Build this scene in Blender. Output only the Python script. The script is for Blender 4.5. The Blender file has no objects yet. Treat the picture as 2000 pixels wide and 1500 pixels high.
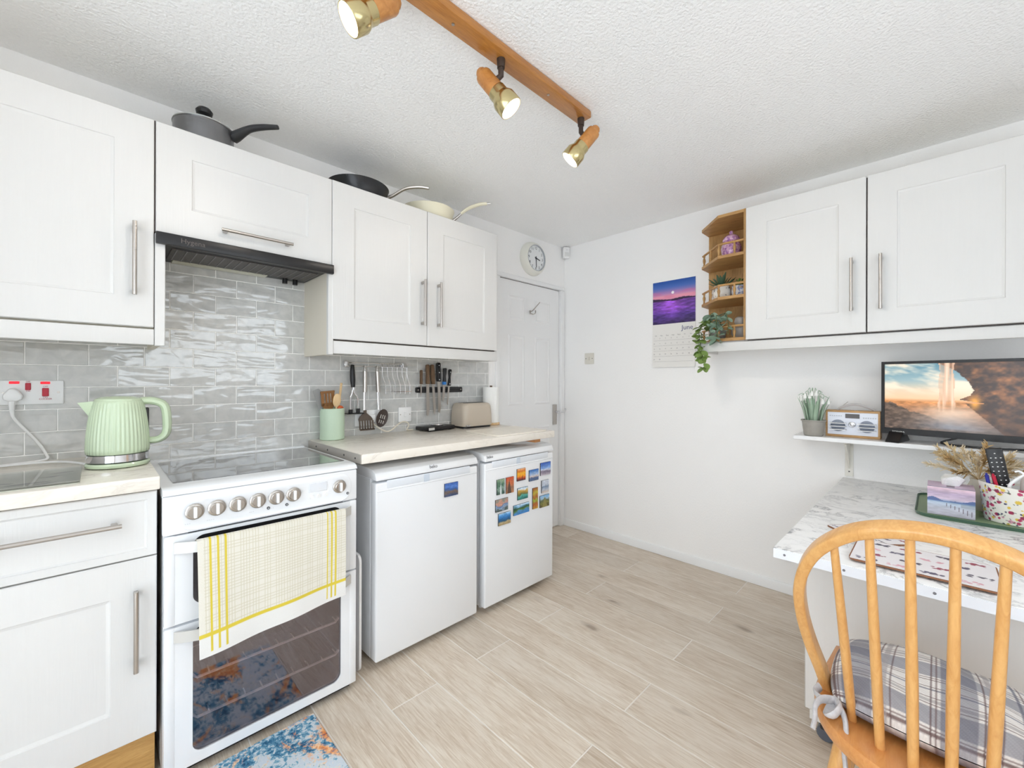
import bpy, bmesh, math, random
import numpy as np
from mathutils import Vector, Matrix
random.seed(7)
PI = math.pi
sc = bpy.context.scene
COL = sc.collection

# ------------------------------------------------------------------ camera
yaw, roll = math.radians(45.3096), math.radians(0.169)
CAM = Vector((-2.8271, -2.2277, 1.215))
fw = Vector((math.cos(yaw), math.sin(yaw), 0)); rt = Vector((math.sin(yaw), -math.cos(yaw), 0)); up = Vector((0, 0, 1))
r3 = rt*math.cos(roll)+up*math.sin(roll); u3 = -rt*math.sin(roll)+up*math.cos(roll)
cd = bpy.data.cameras.new('camera'); cam = bpy.data.objects.new('camera', cd); COL.objects.link(cam)
cd.sensor_width = 36; cd.lens = 820.82/2000*36; cd.shift_y = -5.5/2000; cd.clip_start = 0.02
cam.matrix_world = Matrix(((r3.x, u3.x, -fw.x, CAM.x), (r3.y, u3.y, -fw.y, CAM.y), (r3.z, u3.z, -fw.z, CAM.z), (0, 0, 0, 1)))
sc.camera = cam
# ------------------------------------------------------------------ sky, window light, exposure
SKY_STRENGTH = 4.0
SPOT_WATT = 1.75
sc.view_settings.view_transform = 'Standard'; sc.view_settings.look = 'None'
sc.view_settings.gamma = 1.0; sc.view_settings.use_curve_mapping = False
sc.view_settings.exposure = -0.05
w = bpy.data.worlds.new('world'); sc.world = w; w.use_nodes = True
bg = w.node_tree.nodes['Background']; bg.inputs[0].default_value = (0.85, 0.93, 1.0, 1); bg.inputs[1].default_value = SKY_STRENGTH
def portal(name, loc, rot, sx, sy):
    l = bpy.data.lights.new(name, 'AREA'); l.shape = 'RECTANGLE'; l.size = sx; l.size_y = sy; l.cycles.is_portal = True
    o = bpy.data.objects.new(name, l); COL.objects.link(o); o.location = loc; o.rotation_euler = rot
RX0, RY0, RH = -3.55, -3.2, 2.342                       # far corner of the room, ceiling height
WIN = (-2.75, -1.22, 1.15, 1.92)                          # kitchen window in the wall behind the camera: x0,x1,z0,z1
GD = (-2.9, -1.0, 0.1, 2.1)                           # glazed opening added in the unseen left wall for extra daylight: y0,y1,z0,z1
portal('window_portal', ((WIN[0]+WIN[1])/2, RY0-.06, (WIN[2]+WIN[3])/2), (PI/2, 0, 0), WIN[1]-WIN[0], WIN[3]-WIN[2])
portal('added_opening_portal', (RX0-.06, (GD[0]+GD[1])/2, (GD[2]+GD[3])/2), (PI/2, 0, -PI/2), GD[1]-GD[0], GD[3]-GD[2])  # sky light through the added left-wall opening
sc.cycles.use_denoising = True
sc.cycles.max_bounces = 7; sc.cycles.diffuse_bounces = 6; sc.cycles.glossy_bounces = 3; sc.cycles.transparent_max_bounces = 8
sc.cycles.use_adaptive_sampling = True; sc.cycles.adaptive_threshold = .09; sc.cycles.adaptive_min_samples = 12
sc.cycles.sample_clamp_indirect = 6.0
sc.cycles.caustics_reflective = False; sc.cycles.caustics_refractive = False

# ------------------------------------------------------------------ materials
def lin(c):
    return tuple((x/255/12.92 if x/255 <= .04045 else ((x/255+.055)/1.055)**2.4) for x in c)
def rgb(*c): return (*lin(c), 1)
MATS = {}
def mat(name, col, rough=.5, metal=0, var=.03, vscale=8, bump=0, bscale=40, stretch=(1, 1, 1), spec=None, coat=0, em=None, ems=0, alpha=None, rand=0, trans=0):
    """principled material with a little procedural colour variation and optional bump"""
    if name in MATS: return MATS[name]
    m = bpy.data.materials.new(name); m.use_nodes = True; nt = m.node_tree; p = nt.nodes['Principled BSDF']
    p.inputs['Roughness'].default_value = rough; p.inputs['Metallic'].default_value = metal
    if spec is not None: p.inputs['Specular IOR Level'].default_value = spec
    if coat: p.inputs['Coat Weight'].default_value = coat; p.inputs['Coat Roughness'].default_value = .05
    if trans: p.inputs['Transmission Weight'].default_value = trans
    if em: p.inputs['Emission Color'].default_value = em; p.inputs['Emission Strength'].default_value = ems
    tc = nt.nodes.new('ShaderNodeTexCoord'); mp = nt.nodes.new('ShaderNodeMapping'); mp.inputs['Scale'].default_value = stretch
    nt.links.new(tc.outputs['Object'], mp.inputs[0])
    n = nt.nodes.new('ShaderNodeTexNoise'); n.inputs['Scale'].default_value = vscale; n.inputs['Detail'].default_value = 4
    nt.links.new(mp.outputs[0], n.inputs['Vector'])
    mx = nt.nodes.new('ShaderNodeMix'); mx.data_type = 'RGBA'
    c = Vector(col[:3]); mx.inputs[6].default_value = (*(c*(1-var)), 1); mx.inputs[7].default_value = (*[min(1, x) for x in c*(1+var)], 1)
    nt.links.new(n.outputs[0], mx.inputs[0]); nt.links.new(mx.outputs[2], p.inputs['Base Color'])
    if bump:
        n2 = nt.nodes.new('ShaderNodeTexNoise'); n2.inputs['Scale'].default_value = bscale; n2.inputs['Detail'].default_value = 3
        nt.links.new(mp.outputs[0], n2.inputs['Vector'])
        b = nt.nodes.new('ShaderNodeBump'); b.inputs['Strength'].default_value = bump; b.inputs['Distance'].default_value = .01
        nt.links.new(n2.outputs[0], b.inputs['Height']); nt.links.new(b.outputs[0], p.inputs['Normal'])
    MATS[name] = m
    return m
def ND(m, t, **kw):
    n = m.node_tree.nodes.new(t)
    for k, v in kw.items(): setattr(n, k, v)
    return n
def ramp(m, src, stops):
    r = ND(m, 'ShaderNodeValToRGB'); e = r.color_ramp.elements
    while len(e) > 1: e.remove(e[0])
    e[0].position = stops[0][0]; e[0].color = stops[0][1]
    for pos, c in stops[1:]:
        x = e.new(pos); x.color = c
    m.node_tree.links.new(src, r.inputs[0]); return r.outputs[0]
def mapped(m, scale, coord='Object', rnd=False, rot=(0, 0, 0)):
    tc = ND(m, 'ShaderNodeTexCoord'); mp = ND(m, 'ShaderNodeMapping'); mp.inputs['Scale'].default_value = scale; mp.inputs['Rotation'].default_value = rot
    m.node_tree.links.new(tc.outputs[coord], mp.inputs[0])
    if rnd:
        oi = ND(m, 'ShaderNodeObjectInfo'); v = ND(m, 'ShaderNodeVectorMath', operation='SCALE'); v.inputs[0].default_value = (37, 91, 53)
        m.node_tree.links.new(oi.outputs['Random'], v.inputs['Scale']); m.node_tree.links.new(v.outputs[0], mp.inputs['Location'])
    return mp.outputs[0]
def noise(m, vec, scale, detail=4, dist=0, rough=.5):
    n = ND(m, 'ShaderNodeTexNoise'); n.inputs['Scale'].default_value = scale; n.inputs['Detail'].default_value = detail
    n.inputs['Distortion'].default_value = dist; n.inputs['Roughness'].default_value = rough
    m.node_tree.links.new(vec, n.inputs['Vector']); return n.outputs[0]
def mixc(m, fac, a, b, mode='MIX'):
    x = ND(m, 'ShaderNodeMix', data_type='RGBA', blend_type=mode)
    for s, v in ((0, fac), (6, a), (7, b)):
        if isinstance(v, (tuple, float, int)): x.inputs[s].default_value = v
        else: m.node_tree.links.new(v, x.inputs[s])
    return x.outputs[2]
def mth(m, op, a, b=None, c=None):
    x = ND(m, 'ShaderNodeMath', operation=op)
    for i, v in enumerate((a, b, c)):
        if v is None: continue
        if isinstance(v, (int, float)): x.inputs[i].default_value = v
        else: m.node_tree.links.new(v, x.inputs[i])
    return x.outputs[0]
def setbump(m, h, strength, dist=.01):
    b = ND(m, 'ShaderNodeBump'); b.inputs['Strength'].default_value = strength; b.inputs['Distance'].default_value = dist
    m.node_tree.links.new(h, b.inputs['Height']); m.node_tree.links.new(b.outputs[0], m.node_tree.nodes['Principled BSDF'].inputs['Normal'])
def base(name, rough=.5, **kw):
    m = mat(name, (.8, .8, .8, 1), rough, **kw); nt = m.node_tree; p = nt.nodes['Principled BSDF']
    for l in list(p.inputs['Base Color'].links): nt.links.remove(l)
    return m, (lambda c: nt.links.new(c, p.inputs['Base Color']))

WALL = mat('wall_paint', rgb(248, 247, 246), .75, var=.012, vscale=3, bump=.12, bscale=160, stretch=(1, 1, .5))
CEIL = mat('ceiling_paint', rgb(250, 250, 250), .45, var=.01, vscale=3, bump=.55, bscale=95)
TRIMW = mat('white_gloss_paint', rgb(240, 240, 240), .3, var=.01)
CAB = mat('cupboard_foil', rgb(221, 220, 218), .4, var=.012, vscale=14, stretch=(9, 9, .35), bump=.06, bscale=22)
CARC = mat('carcass_cream', rgb(226, 219, 204), .5, var=.02)
GAP = mat('brown_gap_shade', rgb(60, 48, 45), .6)  # dark colour that stands in for the shade inside door gaps
STEEL = mat('brushed_steel', rgb(190, 184, 178), .28, 1, var=.08, vscale=60, stretch=(1, 1, 8))
CHROME = mat('chrome', rgb(225, 225, 228), .08, 1)
BLACKP = mat('black_plastic', rgb(24, 23, 25), .35)
DARKP = mat('dark_grey_plastic', rgb(50, 50, 52), .45)
WENAM = mat('white_enamel', rgb(238, 240, 243), .22, var=.008, coat=.3)
WPLAS = mat('white_plastic', rgb(240, 240, 240), .35, var=.008)
GREYP = mat('grey_plastic', rgb(176, 180, 186), .4)
SILVERP = mat('silver_paint', rgb(212, 211, 207), .35, .35)
MINT = mat('mint_enamel', rgb(198, 214, 184), .22, var=.02, coat=.4)
MINTM = mat('mint_matt', rgb(198, 218, 194), .5, var=.02, bump=.1, bscale=60)
CREAM = mat('cream_enamel', rgb(236, 230, 206), .3, var=.02)
BRASS = mat('brass', rgb(206, 190, 142), .22, 1, var=.05)
BRONZE = mat('bronze_brown', rgb(72, 58, 50), .5, .3)
BEIGE = mat('beige_plastic', rgb(196, 184, 168), .4, var=.01)
PAPER = mat('paper_white', rgb(246, 246, 244), .85, var=.02, bump=.3, bscale=90)
GRAPH = mat('grey_aluminium', rgb(128, 128, 130), .32, .8, var=.06, vscale=30)
PANBLK = mat('black_nonstick', rgb(46, 47, 50), .28, .2)
ZINC = mat('zinc', rgb(164, 160, 152), .6, 0, var=.16, vscale=40)
RED = mat('red_switch', rgb(190, 20, 50), .35)
REDLIT = mat('red_neon', rgb(200, 20, 40), .3, em=rgb(255, 30, 50), ems=.7)
REDPRINT = mat('red_print', rgb(170, 40, 70), .6)
GREYPRINT = mat('grey_print', rgb(120, 120, 125), .6)
BLUEPRINT = mat('navy_print', rgb(84, 88, 130), .6)
DARKPRINT = mat('dark_print', rgb(60, 60, 64), .6)
PALEPRINT = mat('pale_print', rgb(120, 118, 118), .5)
GROUT = mat('grout', rgb(252, 251, 248), .7, var=.01)
FGROUT = mat('floor_grout', rgb(228, 222, 214), .85, var=.03)
GREENGL = mat('glass_edge_green', rgb(70, 92, 74), .15)

def wood(name, a, b, scale=(1, 1, 1), rough=.45, coat=0, grain=18):
    m, setc = base(name, rough, coat=coat)
    v = mapped(m, scale, rnd=True)
    n1 = noise(m, v, grain, 6, 1.2, .6); n2 = noise(m, v, grain*.22, 3, .5)
    f = mth(m, 'ADD', mth(m, 'MULTIPLY', n1, .65), mth(m, 'MULTIPLY', n2, .35))
    setc(ramp(m, f, [(.32, a), (.5, tuple((x+y)/2 for x, y in zip(a, b))), (.68, b)])); setbump(m, n1, .08, .004)
    return m
OAK = wood('oak_veneer', rgb(152, 112, 62), rgb(198, 156, 98), (7, 7, .8))
OAKH = wood('oak_horizontal', rgb(158, 116, 66), rgb(204, 160, 102), (7, .8, 7))
OAKX = wood('oak_plinth', rgb(176, 132, 72), rgb(214, 172, 108), (.8, 7, 7))
PINE = wood('orange_pine', rgb(158, 98, 40), rgb(200, 138, 66), (.7, 8, 8), .35, .3)
PINEV = wood('orange_pine_turned', rgb(172, 108, 48), rgb(212, 150, 82), (5, 5, 5), .35, .3, 9)
BEECH = wood('honey_beech', rgb(204, 146, 80), rgb(228, 178, 112), (6, 6, 1.2), .3, .35, 14)
ELM = wood('honey_seat', rgb(196, 128, 66), rgb(216, 154, 92), (1.2, 7, 6), .32, .3, 12)
KNIFEWOOD = wood('dark_knife_wood', rgb(84, 62, 44), rgb(124, 96, 68), (8, 8, 1), .5)
SPOONWOOD = wood('pale_spoon_wood', rgb(214, 178, 130), rgb(232, 202, 158), (8, 8, 1), .6)
TURNWOOD = wood('brown_turner_wood', rgb(128, 84, 44), rgb(164, 114, 62), (8, 8, 1), .5)
BATTEN = wood('raw_batten', rgb(170, 112, 66), rgb(206, 150, 98), (1, 8, 8), .7)

def floor_mat():
    m, setc = base('wood_look_tile', .32, spec=.4)
    v = mapped(m, (9, .55, 1), rnd=True); v2 = mapped(m, (1, .35, 1), rnd=True)
    n1 = noise(m, v, 9, 7, 1.6, .62); n2 = noise(m, v2, 4.2, 3, .6); n3 = noise(m, v, 34, 3, .4)
    f = mth(m, 'ADD', mth(m, 'ADD', mth(m, 'MULTIPLY', n1, .52), mth(m, 'MULTIPLY', n2, .28)), mth(m, 'MULTIPLY', n3, .2))
    c = ramp(m, f, [(.3, rgb(170, 149, 125)), (.44, rgb(203, 187, 168)), (.56, rgb(222, 211, 196)), (.72, rgb(231, 223, 212))])
    vo = ND(m, 'ShaderNodeTexVoronoi'); vo.inputs['Scale'].default_value = 2.6; vo.inputs['Randomness'].default_value = 1
    kv = mapped(m, (1.9, .75, 1), rnd=True)
    kn = noise(m, kv, 7, 3); kvv = ND(m, 'ShaderNodeVectorMath', operation='ADD')
    m.node_tree.links.new(kv, kvv.inputs[0]); m.node_tree.links.new(mth(m, 'MULTIPLY', kn, .12), kvv.inputs[1]); m.node_tree.links.new(kvv.outputs[0], vo.inputs['Vector'])
    k = ramp(m, vo.outputs['Distance'], [(.04, (1, 1, 1, 1)), (.075, (.45, .45, .45, 1)), (.13, (0, 0, 0, 1))])
    c = mixc(m, mth(m, 'MULTIPLY', k, .62), c, rgb(116, 92, 68))
    oi = ND(m, 'ShaderNodeObjectInfo'); t = ramp(m, oi.outputs['Random'], [(0, (.88, .87, .86, 1)), (1, (1.0, 1.0, 1.0, 1))])
    setc(mixc(m, 1.0, c, t, 'MULTIPLY')); setbump(m, n1, .06, .003)
    return m
FLOORM = floor_mat()
def tile_mat():
    m, setc = base('grey_glazed_tile', .06, spec=1.0)
    v = mapped(m, (1, 1, 1), rnd=True); v2 = mapped(m, (.55, 1, 1.9), rnd=True)
    n = noise(m, v, 26, 4, .8)
    setc(ramp(m, n, [(.3, rgb(191, 192, 190)), (.7, rgb(209, 208, 205))]))
    setbump(m, noise(m, v2, 10, 1.6, .5), .6, .01)
    return m
TILE = tile_mat()
def marble(name, bgc, veinc, amt, sc_=(1, 1, 1), rough=.3, nscale=5.0, rot=(0, 0, 0)):
    m, setc = base(name, rough)
    v = mapped(m, sc_, rot=rot); n = noise(m, v, nscale, 8, 1.4, .62); n2 = noise(m, v, nscale*.5, 4)
    d = mth(m, 'ABSOLUTE', mth(m, 'SUBTRACT', n, .5))
    f = ramp(m, d, [(0, (1, 1, 1, 1)), (.012, (.55, .55, .55, 1)), (.035, (.12, .12, .12, 1)), (.07, (0, 0, 0, 1))])
    g = ramp(m, n2, [(.4, (.15, .15, .15, 1)), (.62, (1, 1, 1, 1))])
    setc(mixc(m, mth(m, 'MULTIPLY', mth(m, 'MULTIPLY', f, g), amt), bgc, veinc))
    return m
WTOP = marble('cream_marble_laminate', rgb(240, 234, 224), rgb(186, 176, 164), .55, (1, 2.4, 1.5), .25, 4)
DESKM = marble('white_marble_laminate', rgb(243, 242, 241), rgb(108, 108, 114), .85, (1.9, 1.15, 1), .28, 5.0, (0, 0, .6))
def stripes_mat_towel():
    m, setc = base('checked_tea_towel', .9)
    tc = ND(m, 'ShaderNodeAttribute', attribute_name='Col'); setc(tc.outputs['Color'])
    setbump(m, noise(m, mapped(m, (1, 1, 1)), 350, 2), .3, .003); return m
PRINT, _s = base('printed_picture', .4)
_s(ND(PRINT, 'ShaderNodeAttribute', attribute_name='Col').outputs['Color'])
FABRIC, _s = base('printed_fabric', .92)
_s(ND(FABRIC, 'ShaderNodeAttribute', attribute_name='Col').outputs['Color']); setbump(FABRIC, noise(FABRIC, mapped(FABRIC, (1, 1, 1)), 420, 2), .35, .003)
SCREEN, _s = base('lit_screen', .25)
_a = ND(SCREEN, 'ShaderNodeAttribute', attribute_name='Col')
SCREEN.node_tree.links.new(_a.outputs['Color'], SCREEN.node_tree.nodes['Principled BSDF'].inputs['Emission Color'])
SCREEN.node_tree.nodes['Principled BSDF'].inputs['Emission Strength'].default_value = 1.25
_s(mixc(SCREEN, 1.0, (0.01, 0.01, 0.01, 1), (0.01, 0.01, 0.01, 1)))
LENS = mat('lit_lamp_lens', rgb(255, 250, 240), .4, em=rgb(255, 246, 232), ems=4)
def rug_mat():
    m, setc = base('abstract_rug', .95)
    v = mapped(m, (1, 1, 1)); a = noise(m, v, 5, 7, .9, .7); b = noise(m, mapped(m, (1.5, 1, 1), rot=(0, 0, .5)), 4, 6, 1.0, .7); f = noise(m, v, 62, 4, .6, .7)
    c = ramp(m, mth(m, 'ADD', mth(m, 'MULTIPLY', a, .58), mth(m, 'MULTIPLY', f, .42)), [(.36, rgb(30, 66, 100)), (.43, rgb(58, 118, 154)), (.475, rgb(120, 168, 194)), (.5, rgb(206, 214, 218)), (.56, rgb(196, 208, 222)), (.6, rgb(226, 222, 212)), (.65, rgb(74, 134, 166))])
    o = ramp(m, mth(m, 'ADD', mth(m, 'MULTIPLY', b, .75), mth(m, 'MULTIPLY', f, .25)), [(.5, (0, 0, 0, 1)), (.55, (1, 1, 1, 1))])
    oc = ramp(m, f, [(.35, rgb(206, 104, 52)), (.5, rgb(232, 158, 96)), (.65, rgb(240, 214, 178))])
    setc(mixc(m, o, c, oc)); setbump(m, f, .4, .004); return m
RUGM = rug_mat()
def glass_mat(name, tint, refl, rough=.02):
    m = bpy.data.materials.new(name); m.use_nodes = True; nt = m.node_tree; nt.nodes.remove(nt.nodes['Principled BSDF'])
    t = nt.nodes.new('ShaderNodeBsdfTransparent'); t.inputs[0].default_value = tint
    g = nt.nodes.new('ShaderNodeBsdfGlossy'); g.inputs['Roughness'].default_value = rough; g.inputs[0].default_value = (.96, .92, 1, 1) if 'oven' in name else (1, 1, 1, 1)
    fr = nt.nodes.new('ShaderNodeFresnel'); fr.inputs[0].default_value = 1.5
    ad = nt.nodes.new('ShaderNodeMath'); ad.operation = 'ADD'; ad.use_clamp = True; ad.inputs[1].default_value = refl; nt.links.new(fr.outputs[0], ad.inputs[0])
    mx = nt.nodes.new('ShaderNodeMixShader'); nt.links.new(ad.outputs[0], mx.inputs[0]); nt.links.new(t.outputs[0], mx.inputs[1]); nt.links.new(g.outputs[0], mx.inputs[2])
    nt.links.new(mx.outputs[0], nt.nodes['Material Output'].inputs[0]); MATS[name] = m; return m
OVENGL = glass_mat('smoked_oven_glass', (.84, .80, .82, 1), .09)
BOARDGL = glass_mat('clear_board_glass', (.93, .95, .93, 1), .03)
HOBGL = mat('black_hob_glass', rgb(58, 56, 60), .045, 0, var=.02, spec=1.0, coat=1.0)
CAVITY = mat('oven_cavity', rgb(24, 20, 25), .5)

# ------------------------------------------------------------------ geometry helpers
class G:
    def __init__(s, m=None): s.bm = bmesh.new(); s.m = m or Matrix()
    def _in(s, t, m=None):
        M_ = s.m @ m if m is not None else s.m
        bmesh.ops.transform(t, matrix=M_, verts=t.verts)
        if M_.determinant() < 0: bmesh.ops.reverse_faces(t, faces=t.faces)
        me = bpy.data.meshes.new('t'); t.to_mesh(me); t.free(); s.bm.from_mesh(me); bpy.data.meshes.remove(me); return s
    def box(s, x0, x1, y0, y1, z0, z1, bev=0, seg=2, m=None):
        t = bmesh.new(); bmesh.ops.create_cube(t, size=1)
        for v in t.verts: v.co = Vector(((x0+x1)/2+v.co.x*(x1-x0), (y0+y1)/2+v.co.y*(y1-y0), (z0+z1)/2+v.co.z*(z1-z0)))
        if bev: bmesh.ops.bevel(t, geom=list(t.edges), offset=bev, segments=seg, profile=.5, affect='EDGES')
        return s._in(t, m)
    def cyl(s, p0, p1, r0, r1=None, seg=16, cap=True):
        return s.tube([p0, p1], [r0, r0 if r1 is None else r1], seg, cap)
    def tube(s, pts, r, seg=8, cap=True, sub=0, flat=1.0, ref=None):
        """sweep; r one radius or a list; flat squashes along the frame's second axis; sub = Catmull-Rom steps"""
        pts = [Vector(p) for p in pts]; rs = list(r) if isinstance(r, (list, tuple)) else [r]*len(pts)
        if sub:
            q, rr = [], []
            n = len(pts)
            for i in range(n-1):
                a, b, c, d = pts[max(i-1, 0)], pts[i], pts[i+1], pts[min(i+2, n-1)]
                for k in range(sub):
                    t = k/sub
                    q.append(.5*((2*b)+(c-a)*t+(2*a-5*b+4*c-d)*t*t+(3*b-a-3*c+d)*t**3)); rr.append(rs[i]*(1-t)+rs[i+1]*t)
            pts, rs = q+[pts[-1]], rr+[rs[-1]]
        t = bmesh.new(); rings = []; prev = None
        for i, p in enumerate(pts):
            d = (pts[min(i+1, len(pts)-1)]-pts[max(i-1, 0)])
            d = d.normalized() if d.length > 1e-9 else Vector((0, 0, 1))
            if prev is None:
                a = Vector(ref) if ref else (Vector((0, 0, 1)) if abs(d.z) < .9 else Vector((1, 0, 0)))
                u = (a-d*a.dot(d)).normalized()
            else: u = (prev-d*prev.dot(d)).normalized()
            prev = u; v = d.cross(u)
            rings.append([t.verts.new(p+(u*math.cos(2*PI*k/seg)+v*math.sin(2*PI*k/seg)*flat)*rs[i]) for k in range(seg)])
        for a, b in zip(rings, rings[1:]):
            for k in range(seg): t.faces.new((a[k], a[(k+1) % seg], b[(k+1) % seg], b[k]))
        if cap: t.faces.new(rings[0][::-1]); t.faces.new(rings[-1])
        return s._in(t)
    def lathe(s, prof, c=(0, 0, 0), seg=28, sx=1, sy=1, m=None, fn=None, cap=True):
        """profile [(r,z)] turned about z at c"""
        t = bmesh.new(); rings = []
        for r, z in prof:
            if r < 1e-6: rings.append([t.verts.new((c[0], c[1], c[2]+z))])
            else:
                rings.append([t.verts.new((c[0]+r*sx*math.cos(2*PI*k/seg)*(fn(2*PI*k/seg, z) if fn else 1), c[1]+r*sy*math.sin(2*PI*k/seg)*(fn(2*PI*k/seg, z) if fn else 1), c[2]+z)) for k in range(seg)])
        for a, b in zip(rings, rings[1:]):
            if len(a) == 1 and len(b) == 1: continue
            for k in range(seg):
                k2 = (k+1) % seg
                if len(a) == 1: t.faces.new((a[0], b[k2], b[k]))
                elif len(b) == 1: t.faces.new((a[k], a[k2], b[0]))
                else: t.faces.new((a[k], a[k2], b[k2], b[k]))
        if cap and len(rings[0]) > 1: t.faces.new(rings[0][::-1])
        if cap and len(rings[-1]) > 1: t.faces.new(rings[-1])
        bmesh.ops.recalc_face_normals(t, faces=t.faces)
        return s._in(t, m)
    def prism(s, poly, a, b, axis='z', bev=0, m=None):
        """polygon extruded along an axis; poly in the other two axes (xy / xz / yz)"""
        t = bmesh.new()
        mk3 = {'z': lambda p, h: (p[0], p[1], h), 'y': lambda p, h: (p[0], h, p[1]), 'x': lambda p, h: (h, p[0], p[1])}[axis]
        lo = [t.verts.new(mk3(p, a)) for p in poly]; hi = [t.verts.new(mk3(p, b)) for p in poly]; n = len(poly)
        t.faces.new(lo); t.faces.new(hi[::-1])
        for i in range(n): t.faces.new((lo[i], hi[i], hi[(i+1) % n], lo[(i+1) % n]))
        bmesh.ops.recalc_face_normals(t, faces=t.faces)
        if bev: bmesh.ops.bevel(t, geom=[e for e in t.edges], offset=bev, segments=2, profile=.5, affect='EDGES')
        return s._in(t, m)
    def ball(s, c, rx, ry=None, rz=None, seg=14):
        t = bmesh.new(); bmesh.ops.create_uvsphere(t, u_segments=seg, v_segments=max(6, seg*2//3), radius=1)
        for v in t.verts: v.co = Vector((c[0]+v.co.x*rx, c[1]+v.co.y*(ry or rx), c[2]+v.co.z*(rz or rx)))
        return s._in(t)
    def mesh(s, verts, faces, m=None):
        t = bmesh.new(); vs = [t.verts.new(v) for v in verts]
        for f in faces: t.faces.new([vs[i] for i in f])
        return s._in(t, m)
    def hole(s, x0, x1, z0, z1, h, rr, y0, y1, n=8):
        """plate in xz between y0 (front) and y1 with a rounded hole h=(x0,x1,z0,z1)"""
        loop, outer = rrect(*h, rr, n), []
        per = n+1
        for ci, (cx, cz) in enumerate(((x1, z1), (x0, z1), (x0, z0), (x1, z0))):
            for k in range(per):
                px, pz = loop[ci*per+k]
                horiz = (k > n/2) if ci in (0, 2) else (k < n/2)
                if k*2 == n: outer.append((cx, cz))
                elif horiz: outer.append((px, cz))
                else: outer.append((cx, pz))
        N = len(loop); V = []; F = []
        for y in (y0, y1):
            V += [(p[0], y, p[1]) for p in loop]+[(p[0], y, p[1]) for p in outer]
        for i in range(N):
            j = (i+1) % N
            F.append((i, j, N+j, N+i)); F.append((2*N+i, 3*N+i, 3*N+j, 2*N+j)); F.append((i, 2*N+i, 2*N+j, j)); F.append((N+i, N+j, 3*N+j, 3*N+i))
        t = bmesh.new(); vs = [t.verts.new(v) for v in V]
        for f in F:
            try: t.faces.new([vs[i] for i in f])
            except ValueError: pass
        bmesh.ops.recalc_face_normals(t, faces=t.faces); return s._in(t)
    def text(s, body, size, m, align='LEFT', ext=.0003):
        cu = bpy.data.curves.new('t', 'FONT'); cu.body = body; cu.size = size; cu.extrude = ext; cu.align_x = align; cu.resolution_u = 3
        o = bpy.data.objects.new('t', cu); COL.objects.link(o); dg = bpy.context.evaluated_depsgraph_get(); dg.update()
        me = bpy.data.meshes.new_from_object(o.evaluated_get(dg)); t = bmesh.new(); t.from_mesh(me)
        bpy.data.objects.remove(o); bpy.data.curves.remove(cu); bpy.data.meshes.remove(me)
        return s._in(t, m)
def rrect(x0, x1, z0, z1, r, n=6):
    out = []
    for cx, cz, a0 in ((x1-r, z1-r, 0), (x0+r, z1-r, PI/2), (x0+r, z0+r, PI), (x1-r, z0+r, 1.5*PI)):
        for k in range(n+1):
            a = a0+PI/2*k/n; out.append((cx+r*math.cos(a), cz+r*math.sin(a)))
    return out
ORG = {}
def tags(o, label=None, cat=None, group=None, kind=None):
    for k, v in (('label', label), ('category', cat), ('group', group), ('kind', kind)):
        if v: o[k] = v
    return o
def thing(name, label, cat, loc, group=None):
    o = bpy.data.objects.new(name, None); o.empty_display_size = .05; COL.objects.link(o); o.location = loc; ORG[o] = Vector(loc)
    return tags(o, label, cat, group)
def mk(name, g, m, parent=None, label=None, cat=None, group=None, kind=None, sharp=38, org=None, col=None):
    bm = g.bm if isinstance(g, G) else g
    if parent is not None: o_ = ORG[parent]
    elif org is not None: o_ = Vector(org)
    else:
        xs = [v.co for v in bm.verts]
        o_ = Vector(((min(v.x for v in xs)+max(v.x for v in xs))/2, (min(v.y for v in xs)+max(v.y for v in xs))/2, min(v.z for v in xs)))
    bmesh.ops.translate(bm, verts=bm.verts, vec=-o_)
    for f in bm.faces: f.smooth = True
    ca = math.radians(sharp)
    for e in bm.edges:
        if len(e.link_faces) == 2 and e.calc_face_angle(0) > ca: e.smooth = False
    me = bpy.data.meshes.new(name); bm.to_mesh(me); bm.free(); me.materials.append(m)
    ob = bpy.data.objects.new(name, me); COL.objects.link(ob); ORG[ob] = o_
    if parent is not None: ob.parent = parent
    else: ob.location = o_
    return tags(ob, label, cat, group, kind)
def grid(fx, nu, nv, colf, m=None, thick=0):
    """(nu+1)x(nv+1) grid, position fx(u,v), colour colf(U,V) arrays -> (n,3) linear; returns a bmesh with a Col attribute"""
    us = np.linspace(0, 1, nu+1); vs = np.linspace(0, 1, nv+1); U, V = np.meshgrid(us, vs); C = np.clip(colf(U.ravel(), V.ravel()), 0, 1)
    C = np.where(C <= .04045, C/12.92, ((C+.055)/1.055)**2.4)
    bm = bmesh.new(); lay = bm.verts.layers.float_color.new('Col'); vv = []
    for i, (u, v) in enumerate(zip(U.ravel(), V.ravel())):
        x = bm.verts.new(fx(u, v)); x[lay] = (*C[i], 1); vv.append(x)
    for j in range(nv):
        for i in range(nu):
            a = j*(nu+1)+i; bm.faces.new((vv[a], vv[a+1], vv[a+nu+2], vv[a+nu+1]))
    if m is not None: bmesh.ops.transform(bm, matrix=m, verts=bm.verts)
    if thick: bmesh.ops.solidify(bm, geom=bm.faces, thickness=thick)
    return bm
_L = np.random.RandomState(3).rand(64, 64)
def vn(x, y, o=0):
    x = np.asarray(x)+o*7.3; y = np.asarray(y)+o*3.1; xi = np.floor(x).astype(int); yi = np.floor(y).astype(int); fx = x-xi; fy = y-yi
    fx = fx*fx*(3-2*fx); fy = fy*fy*(3-2*fy)
    g = lambda a, b: _L[a % 64, b % 64]
    return (g(xi, yi)*(1-fx)+g(xi+1, yi)*fx)*(1-fy)+(g(xi, yi+1)*(1-fx)+g(xi+1, yi+1)*fx)*fy
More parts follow.
